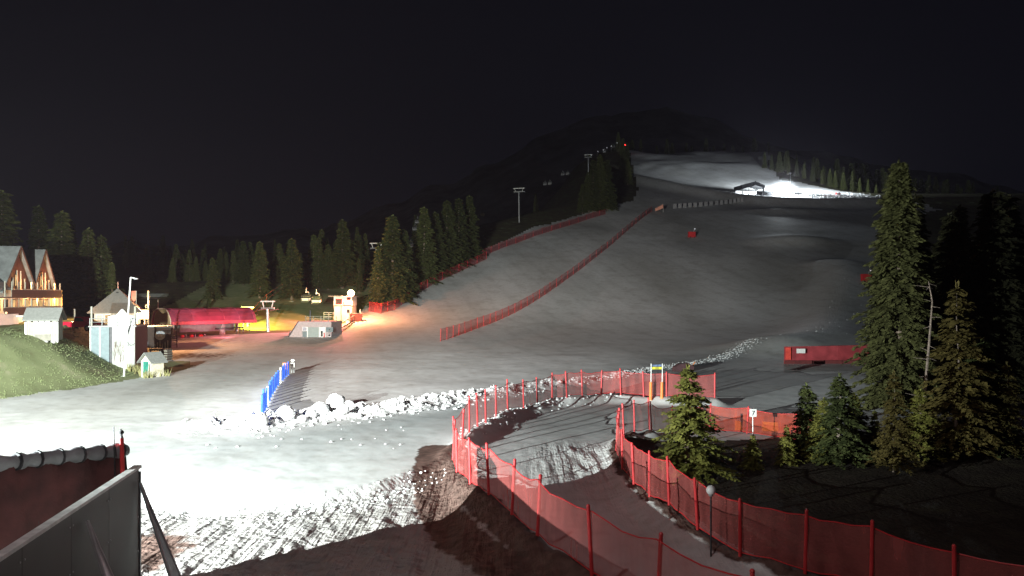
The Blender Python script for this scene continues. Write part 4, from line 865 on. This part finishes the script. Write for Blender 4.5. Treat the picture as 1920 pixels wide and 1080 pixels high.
# lift building and control house
def lift_building():
    q = at(592, 632); y = q.y; q.z -= .1; t = thing("garage_building", "low concrete garage with lit glass doors and roof railing below the control house", "building", q, R(-6)); W = 3.15*y/158
    zt = HC-(603-CV)/F*y-q.z
    part("wall", PINKWALL, t, lambda b: (b.box(-W, W, 0, 6, -.4, zt), b.prism([(-W-2.4, -.4), (-W-.003, -.4), (-W-.003, zt), (-W-.3, zt)], .05, 6, 'y')))
    part("wing_edge", DARKSTEEL, t, lambda b: b.prism([(-W-2.55, -.3), (-W-2.4, -.4), (-W-.3, zt), (-W-.45, zt+.06)], -.05, .3, 'y'))
    d = part("glass_door", mat("lit_grey_glass", (.30, .36, .36), .2, 0, .1), t, lambda b: b.box(-1.4, .7, -.05, -.003, -.3, zt-1.0))
    for x in (-1.5, .72): MB().box(x-.09, x+.09, -.09, -.003, -.3, zt-.95).build("door_frame", WHITE, d)
    w = part("window", WHITE, t, lambda b: b.box(-2.45, -1.62, -.05, -.003, zt-1.7, zt-.95)); MB().box(-2.4, -1.67, -.07, -.053, zt-1.65, zt-1.0).build("pane", glow("cool_window", (1, .95, .97), .9), w)
    part("lower_panel", BLUEGREY, t, lambda b: b.box(-2.45, -1.62, -.04, -.003, -.3, zt-1.75)); dd = part("door", WHITE, t, lambda b: b.box(.85, 1.8, -.05, -.003, -.3, zt-1.0)); MB().box(.98, 1.3, -.07, -.053, .2, 1.2).build("glazing", GLASS, dd); MB().box(1.45, 1.7, -.07, -.053, .0, .9).build("poster", REDP, dd)
    part("window_strip", BLUEGREY, t, lambda b: b.box(1.9, 3.2, -.05, -.003, 1.0, zt-1.0))
    rl = part("roof_railing", GREYWOOD, t, lambda b: [b.box(-2.0, W, -.03, .05, zt+h, zt+h+.07) for h in (.25, .55, .9)])
    for k in range(5): x = -1.9+k*1.4; MB().box(x, x+.09, .053, .13, zt, zt+1.0).build("railing_post", GREYWOOD, rl)
    part("chimney", DARKSTEEL, t, lambda b: b.bar((-1.2, .5, zt-.2), (-1.2, .5, zt+2.0), .16))
    # stairs climbing to the right
    a = at(617, 633); b_ = at(664, 604); s = thing("outdoor_stairs", "steel outdoor stairs with handrails climbing to the control house", "stairs", a); n = 14
    dv = b_-a
    for k in range(n):
        p = dv*((k+.5)/n); st = MB().box(p.x-.25, p.x+.25, p.y-.6, p.y+.6, p.z+.05, p.z+.13).build("tread", STEEL, s)
    for o_ in (-.62, .62):
        rl = MB().tube([Vector((0, o_, .35)), dv+Vector((0, o_, .35))], .09, 6).build("stringer", DARKSTEEL, s); MB().tube([Vector((0, o_, 1.35)), dv+Vector((0, o_, 1.35))], .05, 6).build("handrail", STEEL, s)
        for k in range(6): p = dv*(k/5); MB().bar(p+Vector((0, o_, .2)), p+Vector((0, o_, 1.37)), .04).build("baluster", STEEL, s)
    q = at(551, 629); m = thing("parked_quad", "small dark quad bike parked by the garage's sloping wall", "quad bike", q, R(8))
    MB().prism([(-.75, .45), (.75, .45), (.85, .7), (.3, .78), (.15, .98), (-.1, .8), (-.7, .85)], -.25, .25, 'y').build("body", mat("dark_red", (.2, .02, .03), .4), m); MB().tube([(.35, -.35, 1.15), (.35, .35, 1.15)], .03, 6).build("handlebar", DARKSTEEL, m)
    for x in (-.55, .6):
        for s_ in (-1, 1): w = MB().bar((x, s_*.3, .28), (x, s_*.52, .28), .29, .29, 14).build("wheel", BLACK, m); MB().bar((x, s_*.515, .28), (x, s_*.535, .28), .14, .14, 10).build("rim", STEEL, w)
lift_building()
def control_house():
    q = at(643, 601); y = q.y; q.z -= .2; t = thing("control_house", "two storey white control house under the blazing orange lamp", "house", q, R(-4)); W = 1.95*y/174
    zt = HC-(556-CV)/F*y-q.z; zm = HC-(573-CV)/F*y-q.z
    part("wall", mat("warm_white", (.66, .62, .57), .7, 0, .08), t, lambda b: b.box(-W, W, 0, 3.6, -.8, zm)); part("upper_wall", WHITE, t, lambda b: b.box(-W-.05, W+.05, -.05, 3.65, zm+.003, zt))
    part("floor_band", DARKSTEEL, t, lambda b: b.box(-W-.1, W+.1, -.12, -.053, zm-.02, zm+.1))
    part("roof", SLATE, t, lambda b: b.box(-W-1.0, W+.4, -.8, 4, zt+.003, zt+.16))
    for x0, x1, z0, z1, m in ((-1.55, -.15, zm+.25, zt-.45, GLASS), (.1, 1.75, zm+.15, zm+.85, WHITE), (.85, 1.65, zt-.8, zt-.15, GLASS)):
        w = MB().box(x0, x1, -.1, -.053, z0, z1).build("window", BLACK if m is WHITE else REDP, t); MB().box(x0+.14, x1-.14, -.12, -.103, z0+.12, z1-.12).build("pane", m, w)
    w = MB().box(.75, 1.55, -.04, -.003, zm-1.6, zm-.7).build("window", WHITE, t); MB().box(.83, 1.47, -.06, -.043, zm-1.52, zm-.78).build("pane", GLASS, w)
    part("downpipe", DARKSTEEL, t, lambda b: b.bar((-.3, -.1, -.6), (-.3, -.1, zm-.1), .05)); part("red_light", LAMPR, t, lambda b: b.box(-1.3, .3, -.5, -.25, zt-.14, zt-.04))
    bl = part("side_balcony", STEEL, t, lambda b: (b.box(-W-2.2, -W-.06, -.1, 1.5, .9, 1.0), b.box(-W-2.2, -W-.06, -.12, -.05, 1.8, 1.9), b.box(-W-2.2, -W-.06, -.12, -.05, 1.4, 1.47)))
    for x in (-W-2.15, -W-1.1, -W-.15): MB().box(x-.04, x+.04, -.12, -.04, -.6, 1.9).build("balcony_post", STEEL, bl)
    lp = thing("orange_floodlight", "blazing orange floodlight on the roof corner of the control house", "lamp", q+Vector((W-.15, -.3, zt+.2))); MB().ball((0, 0, .5), .7).build("lamp_glass", LAMPO, lp); MB().bar((0, .3, -.1), (0, .3, .4), .1).build("bracket", DARKSTEEL, lp)
    q2 = at(668, 602); c = thing("red_skip", "red metal skip on the snow beside the control house", "skip", q2, R(18)); c.location.z -= .2
    MB().prism([(-1.15, 0), (.95, 0), (1.25, 1.75), (-1.3, 1.75)], -.8, .8, 'y').build("body", mat("skip_red", (.5, .09, .04), .5, 0, .2), c); MB().box(-1.35, 1.3, -.85, .85, 1.753, 1.86).build("rim", GREYWOOD, c); MB().bar((.85, .3, 1.86), (.85, .3, 2.7), .08).build("stub_post", WHITE, c)
    return q+Vector((W-.15, -.6, zt+.9)), q+Vector((-.5, -.9, zt-.2))
LO, LR = control_house(); LO += Vector((.5, -1.1, 0))

# ------------------------------------------------------------------ upper slope: terrace building, snow groomer
def upper():
    q = pt(1408, 372, 362); q.z = h1(q.x, q.y)-.3; t = thing("mountain_shelter", "open sided shelter with sloping dark roof at the terrace edge", "building", q, R(12)); 
    part("roof", DARKSTEEL, t, lambda b: (b.prism([(-5.8, 3.7), (1.2, 5.9), (1.2, 7.6), (-5.8, 5.7)], -2, 5, 'y'), b.prism([(1.203, 5.9), (5.8, 4.7), (5.8, 5.9), (1.203, 7.6)], -2, 5, 'y')))
    for x in (-5.0, -2.0, 1.2): MB().box(x-.15, x+.15, -1.7, -1.4, -.4, 3.9 if x < -3 else 4.6).build("pillar", WHITE, t)
    MB().box(4.9, 5.5, -2.0, -1.4, -2.0, 4.9).build("pillar", DARKSTEEL, t); part("back_wall", mat("pale_back_wall", (.6, .6, .6), .8), t, lambda b: b.box(-5.4, 4.9, 4.2, 4.4, -.5, 4.0)); part("counter", WHITE, t, lambda b: b.box(-6.5, 2.5, -1.0, -.6, -.4, 1.3))
    for x in (2.8, 4.6): MB().bar((x, 1, 5.4), (x, 1, 8.2), .15).build("flue", DARKSTEEL, t)
    # groomer
    q = pt(1466, 366, 366); q.z = h1(q.x, q.y); t = thing("snow_groomer", "snow groomer with blinding white headlights on the upper terrace", "snow groomer", q, R(-8))
    part("cab", REDP, t, lambda b: b.prism([(-1.3, 1.25), (1.3, 1.25), (1.15, 2.7), (-1.15, 2.7)], -.6, 1.4, 'y')); part("windscreen", GLASS, t, lambda b: b.prism([(-1.1, 1.5), (1.1, 1.5), (1.0, 2.55), (-1.0, 2.55)], -.66, -.603, 'y'))
    part("chassis", REDP, t, lambda b: b.box(-1.35, 1.35, -1.2, 3.2, .55, 1.247)); part("blade", STEEL, t, lambda b: b.prism([(-2.5, .1), (-2.3, .1), (-2.5, 1.1), (-2.65, 1.1)], -2.5, 2.5, 'x'))
    for s in (-1, 1): MB().prism([(-1.7, .25), (-1.2, 0), (2.9, 0), (3.4, .3), (3.2, .85), (-1.5, .85)], s*1.75-.42, s*1.75+.42, 'x').build("track", BLACK, t)
    part("light_bar", DARKSTEEL, t, lambda b: b.box(-1.5, 1.5, -.7, -.4, 2.75, 2.85))
    for x in (-1.35, -.5, .5, 1.35): MB().ball((x, -.75, 3.05), .32, 1, .6, 1).build("headlight", LAMPW, t)
    for s in (-1, 1): MB().ball((s*1.0, -1.3, 1.1), .28, 1, .6, 1).build("headlight", LAMPW, t)
    gl = q.copy()
    mq = q+Vector((5, 3.2, 0)); mq.z = h1(mq.x, mq.y); t = thing("added_lamp_pole", "thin floodlight pole added behind the bright snow groomer", "lamp post", mq)  # pole added to carry the extra spots over the terrace
    MB().bar((0, 0, -.5), (0, 0, q.z+11.4-mq.z),   .12, .08).build("pole", DARKSTEEL, t); MB().box(-.5, .5, -.25, .05, q.z+11.2-mq.z, q.z+11.6-mq.z).build("lamp_head", DARKSTEEL, t)
    # snow mobile, red items
    q = pt(1572, 376, 372); q.z = h1(q.x, q.y); t = thing("snowmobile", "small snowmobile with red light near the far forest edge", "snowmobile", q, R(15))
    part("body", REDP, t, lambda b: b.prism([(-1.3, .35), (1.3, .35), (1.2, .7), (.5, 1.0), (.1, .8), (-1.2, .85)], -.35, .35, 'y')); part("windshield", GLASS, t, lambda b: b.box(.4, .5, -.3, .3, 1.0, 1.4)); part("tail_light", LAMPR, t, lambda b: b.box(-1.5, -1.3, -.35, .35, .7, 1.2))
    for s in (-1, 1): MB().box(.2, 1.5, s*.42-.07, s*.42+.07, 0, .12).build("ski", BLACK, t)
    for u, v, lab in ((1297, 445, "red padded snow lance base alone on the dark slope"), (1624, 528, "red snow gun with small white light beside the tallest spruce")):
        q = at(u, v); t = thing("snow_gun", lab, "snow gun", q, R(10)); k = 1.25; t.scale = (k, k, k)
        part("pad", REDP, t, lambda b: (b.box(-1.0, 1.0, -.3, .3, 0, 1.5))); part("pipe", STEEL, t, lambda b: b.bar((.5, 0, 1.5), (.8, 0, 2.5), .08)); part("head_lamp", LAMPDIM if u < 1500 else glow("small_lamp", (1, .9, .9), 3), t, lambda b: b.ball((.85, -.1, 2.3), .16))
        for s in (-1, 1): MB().box(s*.6-.08, s*.6+.08, -.6, .6, -.2, .2).build("skid", BLACK, t)
    q = at(1236, 398); t = thing("start_banner", "pale orange banner frame where the long red net ends", "banner", q, R(-20))
    part("cloth", mat("pale_orange", (.7, .3, .2), .6), t, lambda b: b.prism([(-1.6, .4), (1.6, 1.6), (1.6, 3.2), (-1.6, 1.6)], -.03, .03, 'y')); [MB().bar((x, .08, -.4), (x, .08, z), .06).build("post", WHITE, t) for x, z in ((-1.55, 1.7), (1.55, 3.3))]
    # picket row left of the shelter
    P = [at(u, v) for u, v in ((1262, 391), (1290, 389), (1320, 387), (1350, 384), (1375, 381), (1396, 378))]; t = thing("snow_fence", "row of pale snow fence boards left of the shelter", "fence", P[0])
    for a, b in zip(P, P[1:]):
        for k in range(3):
            p = a.lerp(b, k/3)-P[0]; p2 = a.lerp(b, (k+.72)/3)-P[0]; MB().add([p, p2, p2+Vector((0, 0, 1.9)), p+Vector((0, 0, 1.9)), p+Vector((0, .1, 0)), p2+Vector((0, .1, 0)), p2+Vector((0, .1, 1.9)), p+Vector((0, .1, 1.9))], [(0, 1, 2, 3), (7, 6, 5, 4), (0, 3, 7, 4), (1, 5, 6, 2), (3, 2, 6, 7)]).build("board", mat("grey_board", (.36, .36, .37), .8), t)
    q = pt(1172, 276, 520); q.z = h1(q.x, q.y); t = thing("beacon_mast", "red beacon light on the dark ridge above the upper slope", "beacon", q); zt = HC-(272-CV)/F*520-q.z
    MB().bar((0, 0, -.5), (0, 0, zt), .15).build("mast", STEEL, t); MB().ball((0, -.2, zt), .45).build("lamp", LAMPR, t)
    for k, (u, v) in enumerate(((1131, 281), (1138, 277), (1146, 274), (1121, 284), (1157, 268))):
        q = pt(u, v+6, 540); q.z = h1(q.x, q.y); t = thing("ridge_lamp", "tiny white lamp in the cluster below the red beacon", "lamp", q, 0, "tiny lamps on the dark ridge"); zt = HC-(v-CV)/F*540-q.z
        MB().bar((0, 0, -.5), (0, 0, zt), .1).build("pole", STEEL, t); MB().ball((0, -.2, zt), .22).build("bulb", LAMPDIM, t)
    return gl
GL = upper()

# ------------------------------------------------------------------ small things right of centre
def right_items():
    y = 63.5; q = pt(1231, 752, y); q.z = h1(q.x, q.y); t = thing("finish_sign", "black and yellow sign board on two white poles with orange pads behind the red net", "sign", q); zt = HC-(683-CV)/F*y-q.z; zb = HC-(698-CV)/F*y-q.z
    for u in (1221, 1242):
        x = pt(u, 700, y).x-q.x; MB().bar((x-.03, 0, -.2), (x, 0, zt+.05), .035).build("pole", WHITE, t); MB().bar((x-.05, 0, -.1), (x-.03, 0, 1.35), .13, .11, 10).build("pad", ORANGE, t)
    x0, x1 = pt(1223, 0, y).x-q.x, pt(1241, 0, y).x-q.x; bd = MB().box(x0, x1, -.02, .02, zb, zt).build("board", BLACK, t)
    MB().box(x0, x1, -.028, -.023, zb+.24, zb+.42).build("yellow_band", YELLOW, bd); MB().box(x0, x1, -.028, -.023, zb+.46, zt-.02).build("blue_band", mat("sign_blue", (.1, .14, .25), .5, 0, .6, 6), bd)
    text("band_text", "ZIEL", .17, ((x0+x1)/2, -.03, zb+.27), (R(90), 0, 0), BLACK, bd)
    y = 47; q = pt(1412, 818, y); q.z = h1(q.x, q.y); t = thing("number_sign", "small white sign with a black number on a thin post above the orange net", "sign", q); zt = HC-(767-CV)/F*y-q.z
    MB().bar((0, .05, -.2), (0, .05, zt-.1), .03).build("post", WHITE, t); b = MB().box(-.2, .2, -.02, .02, zt-.45, zt).build("board", WHITE, t); text("number", "7", .4, (0, -.03, zt-.37), (R(90), 0, R(0)), BLACK, b)
    for u, v, lab, w in ((1384, 806, "short orange pad leaning against the orange net", .18), (1444, 808, "wide orange pad lying at the orange net's foot", .5)):
        q = at(u, v); t = thing("orange_pad", lab, "pad", q); MB().prism([(-w, 0), (w, 0), (w*.9, .55), (-w*.9, .6)], -.12, .12, 'y').build("pad", ORANGE, t); MB().box(-w, w, -.14, .14, -.12, -.003).build("base", BLACK, t)
    # padded barrier
    P = [at(1471, 682), at(1520, 681), at(1572, 680), at(1630, 678)]; t = thing("padded_barrier", "long red padded barrier net with small white plate on the snow", "barrier", P[0]); o = P[0]
    for i, (a, b) in enumerate(zip(P, P[1:])):
        d = (b-a); n = MB(); w = Vector((0, .25, 0)); z = 2.1
        n.add([a-o, b-o, b-o+Vector((0, .1, z)), a-o+Vector((0, .1, z)), a-o+w, b-o+w, b-o+w+Vector((0, -.1, z)), a-o+w+Vector((0, -.1, z))], [(0, 1, 2, 3), (7, 6, 5, 4), (0, 3, 7, 4), (1, 5, 6, 2), (3, 2, 6, 7)]).build("pad", mat("dull_red_pad", (.36, .05, .06), .6, 0, .25, 1.), t)
        n2 = MB(); n2.box(a.x-o.x, b.x-o.x-.03, -.22, -.01, a.z-o.z-.1, a.z-o.z+.42); n2.build("foot_roll", mat("dark_red_roll", (.12, .02, .02), .7), t)
    MB().box(.1, .75, -.12, -.02, .5, 2.0).build("end_cushion", mat("bright_cushion", (.7, .07, .05), .5), t); MB().box(1.45, 2.5, -.13, -.03, 1.3, 1.85).build("white_plate", WHITE, t)
    q = at(1278, 696); t = thing("covered_machine", "dark tarpaulin covered machine behind the sign board", "machine", q, R(10)); b = MB()
    MB().prism([(-1.0, 0), (1.2, 0), (1.3, .5), (.7, .95), (-.3, .85), (-.9, .5)], -.45, .45, 'y').build("cover", mat("maroon_cover", (.09, .04, .045), .8, 0, .3), t); MB().bar((1.1, 0, .4), (1.6, 0, 1.0), .05).build("handle", ORANGE, t)
    # globe lamp
    q = pt(1333, 985, 26); q.z = h1(q.x, q.y); t = thing("globe_lamp", "unlit glass globe lamp on a thin post by the dark net", "lamp post", q); zc = HC-(919-CV)/F*26-q.z
    MB().ball((0, 0, zc), .155, n=20, m=14).build("globe", mat("frosted_globe", (.75, .75, .75), .15, 0, .1), t, True); MB().bar((0, 0, -.2), (0, 0, zc-.15), .03).build("post", DARKSTEEL, t); MB().bar((0, 0, zc-.19), (0, 0, zc-.12), .07, .09).build("collar", STEEL, t)
right_items()

# ------------------------------------------------------------------ snow clods and boulders
def clods():
    V = []; Fc = []
    ico = [(0, 0, 1), (.89, 0, .45), (.28, .85, .45), (-.72, .53, .45), (-.72, -.53, .45), (.28, -.85, .45), (.72, .53, -.45), (-.28, .85, -.45), (-.89, 0, -.45), (-.28, -.85, -.45), (.72, -.53, -.45), (0, 0, -1)]
    icf = [(0, 1, 2), (0, 2, 3), (0, 3, 4), (0, 4, 5), (0, 5, 1), (1, 6, 2), (2, 7, 3), (3, 8, 4), (4, 9, 5), (5, 10, 1), (6, 7, 2), (7, 8, 3), (8, 9, 4), (9, 10, 5), (10, 6, 1), (11, 7, 6), (11, 8, 7), (11, 9, 8), (11, 10, 9), (11, 6, 10)]
    spots = []
    P = np.array(WIND); seg = np.hypot(*(P[1:]-P[:-1]).T); cum = np.concatenate([[0], np.cumsum(seg)])
    for k in range(4200):
        s = random.random()**2.1*cum[-1]*.86; i = min(np.searchsorted(cum, s, side='right')-1, len(seg)-1); f = (s-cum[i])/seg[i]; p = P[i]*(1-f)+P[i+1]*f
        d = (P[i+1]-P[i])/seg[i]; off = random.gauss(0, 1.4 if s < 30 else .75); spots.append((p[0]-d[1]*off, p[1]+d[0]*off, random.uniform(.03, .12)*random.choice((1, 1, 1, 1.5))*(1.35 if s < 22 else .85)))
    for k in range(60):                                 # loose lumps on the bright snow in front
        u = random.uniform(380, 760); v = random.uniform(760, 840); q = seen([(u, v)], 0)[0]; spots.append((q[0], q[1], random.uniform(.03, .11)))
    sl = np.array(LOW[1:7])
    for k in range(260):                                 # crumbs on the lower side of the track step
        i = random.randint(0, 3); f = random.random(); p = sl[i]*(1-f)+sl[i+1]*f; spots.append((p[0]+random.uniform(-.3, 1.6), p[1]-random.uniform(.1, 2.2), random.uniform(.03, .08)))
    P = np.array(N1[3:14])
    for k in range(220):
        i = random.randint(0, len(P)-2); f = random.random(); p = P[i]*(1-f)+P[i+1]*f; spots.append((p[0]+random.gauss(0, .7), p[1]+random.gauss(.3, .7), random.uniform(.04, .13)))
    for k in range(200): spots.append((random.uniform(134, 172), random.uniform(356, 380), random.uniform(.15, .55)))
    P = np.array(RIDGE)
    for k in range(30): i = random.randint(0, 2); f = random.random(); p = P[i]*(1-f)+P[i+1]*f; spots.append((p[0]+random.gauss(0, 2.5), p[1]+random.gauss(0, 2.5), random.uniform(.05, .16)))
    S = np.array(spots); zz = H(S[:, 0], S[:, 1])
    for (x, y, r), z in zip(spots, zz):
        o = len(V); a = random.uniform(0, 6.28); ca, sa = math.cos(a), math.sin(a)
        for vx, vy, vz in ico:
            j = random.uniform(.65, 1.2)*r; X_, Y_ = vx*j*1.25, vy*j; V.append((x+X_*ca-Y_*sa, y+X_*sa+Y_*ca, z+vz*j*.8+r*.02))
        Fc += [(a_+o, b_+o, c_+o) for a_, b_, c_ in icf]
    tag(MB().add(V, Fc).build("snow_clods", SNOWC, None, False), "loose snow clods along the windrow and track edges", None, None, "stuff")
    for u, v, r, lab in ((487, 798, .55, "snow boulder at the near foot of the blue fence"), (536, 784, .55, "rounded snow boulder just right of the blue fence"), (600, 776, .62, "snow boulder of two humps in the windrow's middle"), (584, 782, .4, "low snow lump beside the two humped boulder"),
                          (630, 764, .75, "largest flat topped snow boulder of the windrow"), (643, 774, .45, "snow lump leaning on the largest boulder"), (655, 766, .4, "shadowed snow lump behind the largest boulder"), (512, 795, .35, "small snow lump between the fence foot boulders"), (566, 790, .3, "smallest snow lump in front of the humped boulder")):
        q = at(u, v); n, m = 14, 9; b = MB(); b.ball((0, 0, r*.55), r, random.uniform(.9, 1.3), 1, random.uniform(.75, 1.0), n, m, .11); ob = b.build("snow_boulder", SNOWC, None, True); ob.location = q; ob.rotation_euler = (0, 0, random.uniform(0, 6)); tag(ob, lab, "snow boulder", "snow boulders of the windrow")
clods()

# ------------------------------------------------------------------ floodlight mast (outside the frame, at the left) and lamps
LX, LY, LZ = -29.0, 9.4, 7.1
def flood():
    t = thing("floodlight_mast", "steel mast with a floodlight and an added upper head", "lamp post", (LX, LY-.4, -.4))
    part("pole", STEEL, t, lambda b: b.bar((0, -.3, 0), (0, -.3, 13.2), .14, .1)); 
    for z in (LZ+.4, 13.0): hd = MB().box(-.35, .35, -.25, .05, z-.25, z+.25).build("floodlight_head", DARKSTEEL, t)
flood()
def light(name, kind, loc, power, col, radius=.1, target=None, angle=None, blend=.5):
    l = bpy.data.lights.new(name, kind); l.energy = power; l.color = col; l.shadow_soft_size = radius
    o = bpy.data.objects.new(name, l); COL.objects.link(o); o.location = loc
    if target is not None: o.rotation_euler = (Vector(target)-Vector(loc)).to_track_quat('-Z', 'Y').to_euler()
    if kind == 'SPOT': l.spot_size = R(angle); l.spot_blend = blend
    return o
KP = 1.0
light("flood_low", 'SPOT', (LX, LY, LZ), 4.4e5*KP, (.90, 1.0, .96), .04, (-17, 70, 1), 116, .9)
light("fill_slope", 'SPOT', (LX, LY, 12.6), 6.4e5*KP, (1.0, .965, .91), .12, (4, 140, 5), 32, 1.0)  # spot added at the mast top to brighten the slope
light("fill_left", 'SPOT', (LX, LY, 12.7), 3.6e5*KP, (.95, 1.0, .90), .12, (-55, 150, 12), 62, 1.0)  # added fill spot for the hotel, roofs and bank
light("fill_trees", 'SPOT', (LX, LY, 12.9), 2.0e5*KP, (.96, 1.0, .86), .12, (-30, 205, 22), 46, 1.0)  # added fill spot for the spruce belt
light("orange_flood", 'POINT', LO, 17000, (1.0, .36, .16), .35)
light("red_front", 'SPOT', LR, 46000, (1.0, .2, .22), .2, LR+Vector((-13, -22, -9)), 105, 1.0)
light("station_lamp_light", 'POINT', pt(272, 589, 124)+Vector((.5, -.9, .2)), 12000, (1.0, .45, .18), .3)
light("station_red", 'POINT', STA+Vector((4.5, 6.0, 3.0)), 320, (1.0, .16, .1), .3)
light("roof_red", 'SPOT', STA+Vector((12, 0.5, 2.2)), 3500, (1.0, .2, .3), .3, STA+Vector((5.5, 7, 5)), 110, 1)
yp = at(474, 612)+Vector((0, -3.5, 2.6)); light("yellow_hill", 'SPOT', yp, 9000, (.92, 1.0, .10), .25, yp+Vector((4, 14, -.5)), 165, .5)
ht = math.atan2(1, -.15)
for k, (x, y, z, p) in enumerate(((4, -1.2, 4.75, 150), (11, -1.2, 4.7, 220), (16.5, -1.2, 4.7, 260), (8.8, -1.2, 7.0, 300), (16.2, -1.2, 7.0, 500), (8.5, -2.2, 2.4, 260), (20.4, -2.4, 4.2, 420))):
    w = Matrix.Translation(HOTEL.location) @ Matrix.Rotation(HOTEL.rotation_euler.z, 4, 'Z') @ Vector((x, y, z)); light("hotel_lamp", 'POINT', w, p*1.5, (1.0, .47, .16), .15)
light("groomer_up", 'POINT', GL+Vector((0, -1.5, 2.0)), 120000, (.86, .95, 1.0), .3)
light("fill_upper", 'SPOT', GL+Vector((5, 4.6, 11)), 290000, (.86, .95, 1.0), .3, (108, 490, 98), 88, 1.0)  # spot on the added pole, evens the light uphill
light("fill_ridge", 'SPOT', GL+Vector((6, 4.4, 11)), 240000, (.86, .95, 1.0), .3, (168, 398, 66), 84, 1.0)  # second spot on the added pole, brightens the forest edge
light("groomer_beam", 'SPOT', GL+Vector((0, -2.2, 3.6)), 60000, (.86, .95, 1.0), .3, GL+Vector((-6, -22, -6)), 75, 1.0)
light("shade_fill", 'POINT', (-7.5, 9.0, 20.0), 4900, (1.0, .82, .80), .2)  # unseen point lamp added overhead to fill the shaded foreground

# ------------------------------------------------------------------ night air
def haze():
    m = bpy.data.materials.new("night_air"); m.use_nodes = True; nt = m.node_tree; nt.nodes.clear(); o = nt.nodes.new("ShaderNodeOutputMaterial"); v = nt.nodes.new("ShaderNodeVolumePrincipled")
    v.inputs["Color"].default_value = (.92, .82, 1, 1); v.inputs["Density"].default_value = .000085; v.inputs["Anisotropy"].default_value = .3; nt.links.new(v.outputs[0], o.inputs["Volume"])
    h = MB().box(-1500, 1500, -260, 1800, -80, 620).build("haze", m); tag(h, None, None, None, "stuff")
haze()
def halo():  # scattering cloud added to form a halo round the groomer's lamps
    m = bpy.data.materials.new("halo_cloud"); m.use_nodes = True; nt = m.node_tree; nt.nodes.clear(); o = nt.nodes.new("ShaderNodeOutputMaterial"); v = nt.nodes.new("ShaderNodeVolumePrincipled")
    v.inputs["Color"].default_value = (.95, .97, 1, 1); tc = nt.nodes.new("ShaderNodeTexCoord"); gr = nt.nodes.new("ShaderNodeTexGradient"); gr.gradient_type = 'SPHERICAL'; mp = nt.nodes.new("ShaderNodeMapping"); mp.inputs["Scale"].default_value = (1/10, 1/8, 1/7)
    nt.links.new(tc.outputs["Object"], mp.inputs["Vector"]); nt.links.new(mp.outputs["Vector"], gr.inputs["Vector"]); pw = nt.nodes.new("ShaderNodeMath"); pw.operation = 'POWER'; pw.inputs[1].default_value = 2.2; ml = nt.nodes.new("ShaderNodeMath"); ml.operation = 'MULTIPLY'; ml.inputs[1].default_value = .06
    nt.links.new(gr.outputs["Fac"], pw.inputs[0]); nt.links.new(pw.outputs[0], ml.inputs[0]); nt.links.new(ml.outputs[0], v.inputs["Density"]); nt.links.new(v.outputs[0], o.inputs["Volume"])
    b = MB().ball((0, 0, 0), 13.4, 1, .66, .48, 18, 12, 0).build("halo_cloud", m, None, True); b.location = (GL.x, GL.y-2, GL.z+2.2); tag(b, "cloud added around the groomer for its lamp halo", None, None, "stuff")
halo()
# ------------------------------------------------------------------ sky, camera, view
w = bpy.data.worlds.new("World"); sc.world = w; w.use_nodes = True; nt = w.node_tree; bg = nt.nodes["Background"]
sky = nt.nodes.new("ShaderNodeTexSky"); sky.sky_type = 'NISHITA'; sky.sun_disc = False; sky.sun_elevation = R(-6); sky.sun_rotation = R(200)
bg2 = nt.nodes.new("ShaderNodeBackground"); ad = nt.nodes.new("ShaderNodeAddShader")
nt.links.new(sky.outputs[0], bg2.inputs[0]); bg2.inputs[1].default_value = .002
bg.inputs[0].default_value = (.0024, .0025, .0046, 1); bg.inputs[1].default_value = 1.0
nt.links.new(bg.outputs[0], ad.inputs[0]); nt.links.new(bg2.outputs[0], ad.inputs[1]); nt.links.new(ad.outputs[0], nt.nodes["World Output"].inputs[0])
cam = bpy.data.cameras.new("camera"); co = bpy.data.objects.new("camera", cam); COL.objects.link(co); co.location = (0, 0, HC); co.rotation_euler = (R(90), 0, 0)
cam.sensor_width = 36; cam.lens = 36*F/1920; cam.shift_y = (CV-540)/1920; cam.clip_end = 5000; sc.camera = co
vs = sc.view_settings; vs.view_transform = 'Standard'; vs.look = 'None'; vs.exposure = 0; vs.gamma = 1; vs.use_curve_mapping = False
cy = sc.cycles; cy.use_denoising = True; cy.sample_clamp_indirect = 6; cy.max_bounces = 6; cy.transparent_max_bounces = 16; cy.light_sampling_threshold = .002
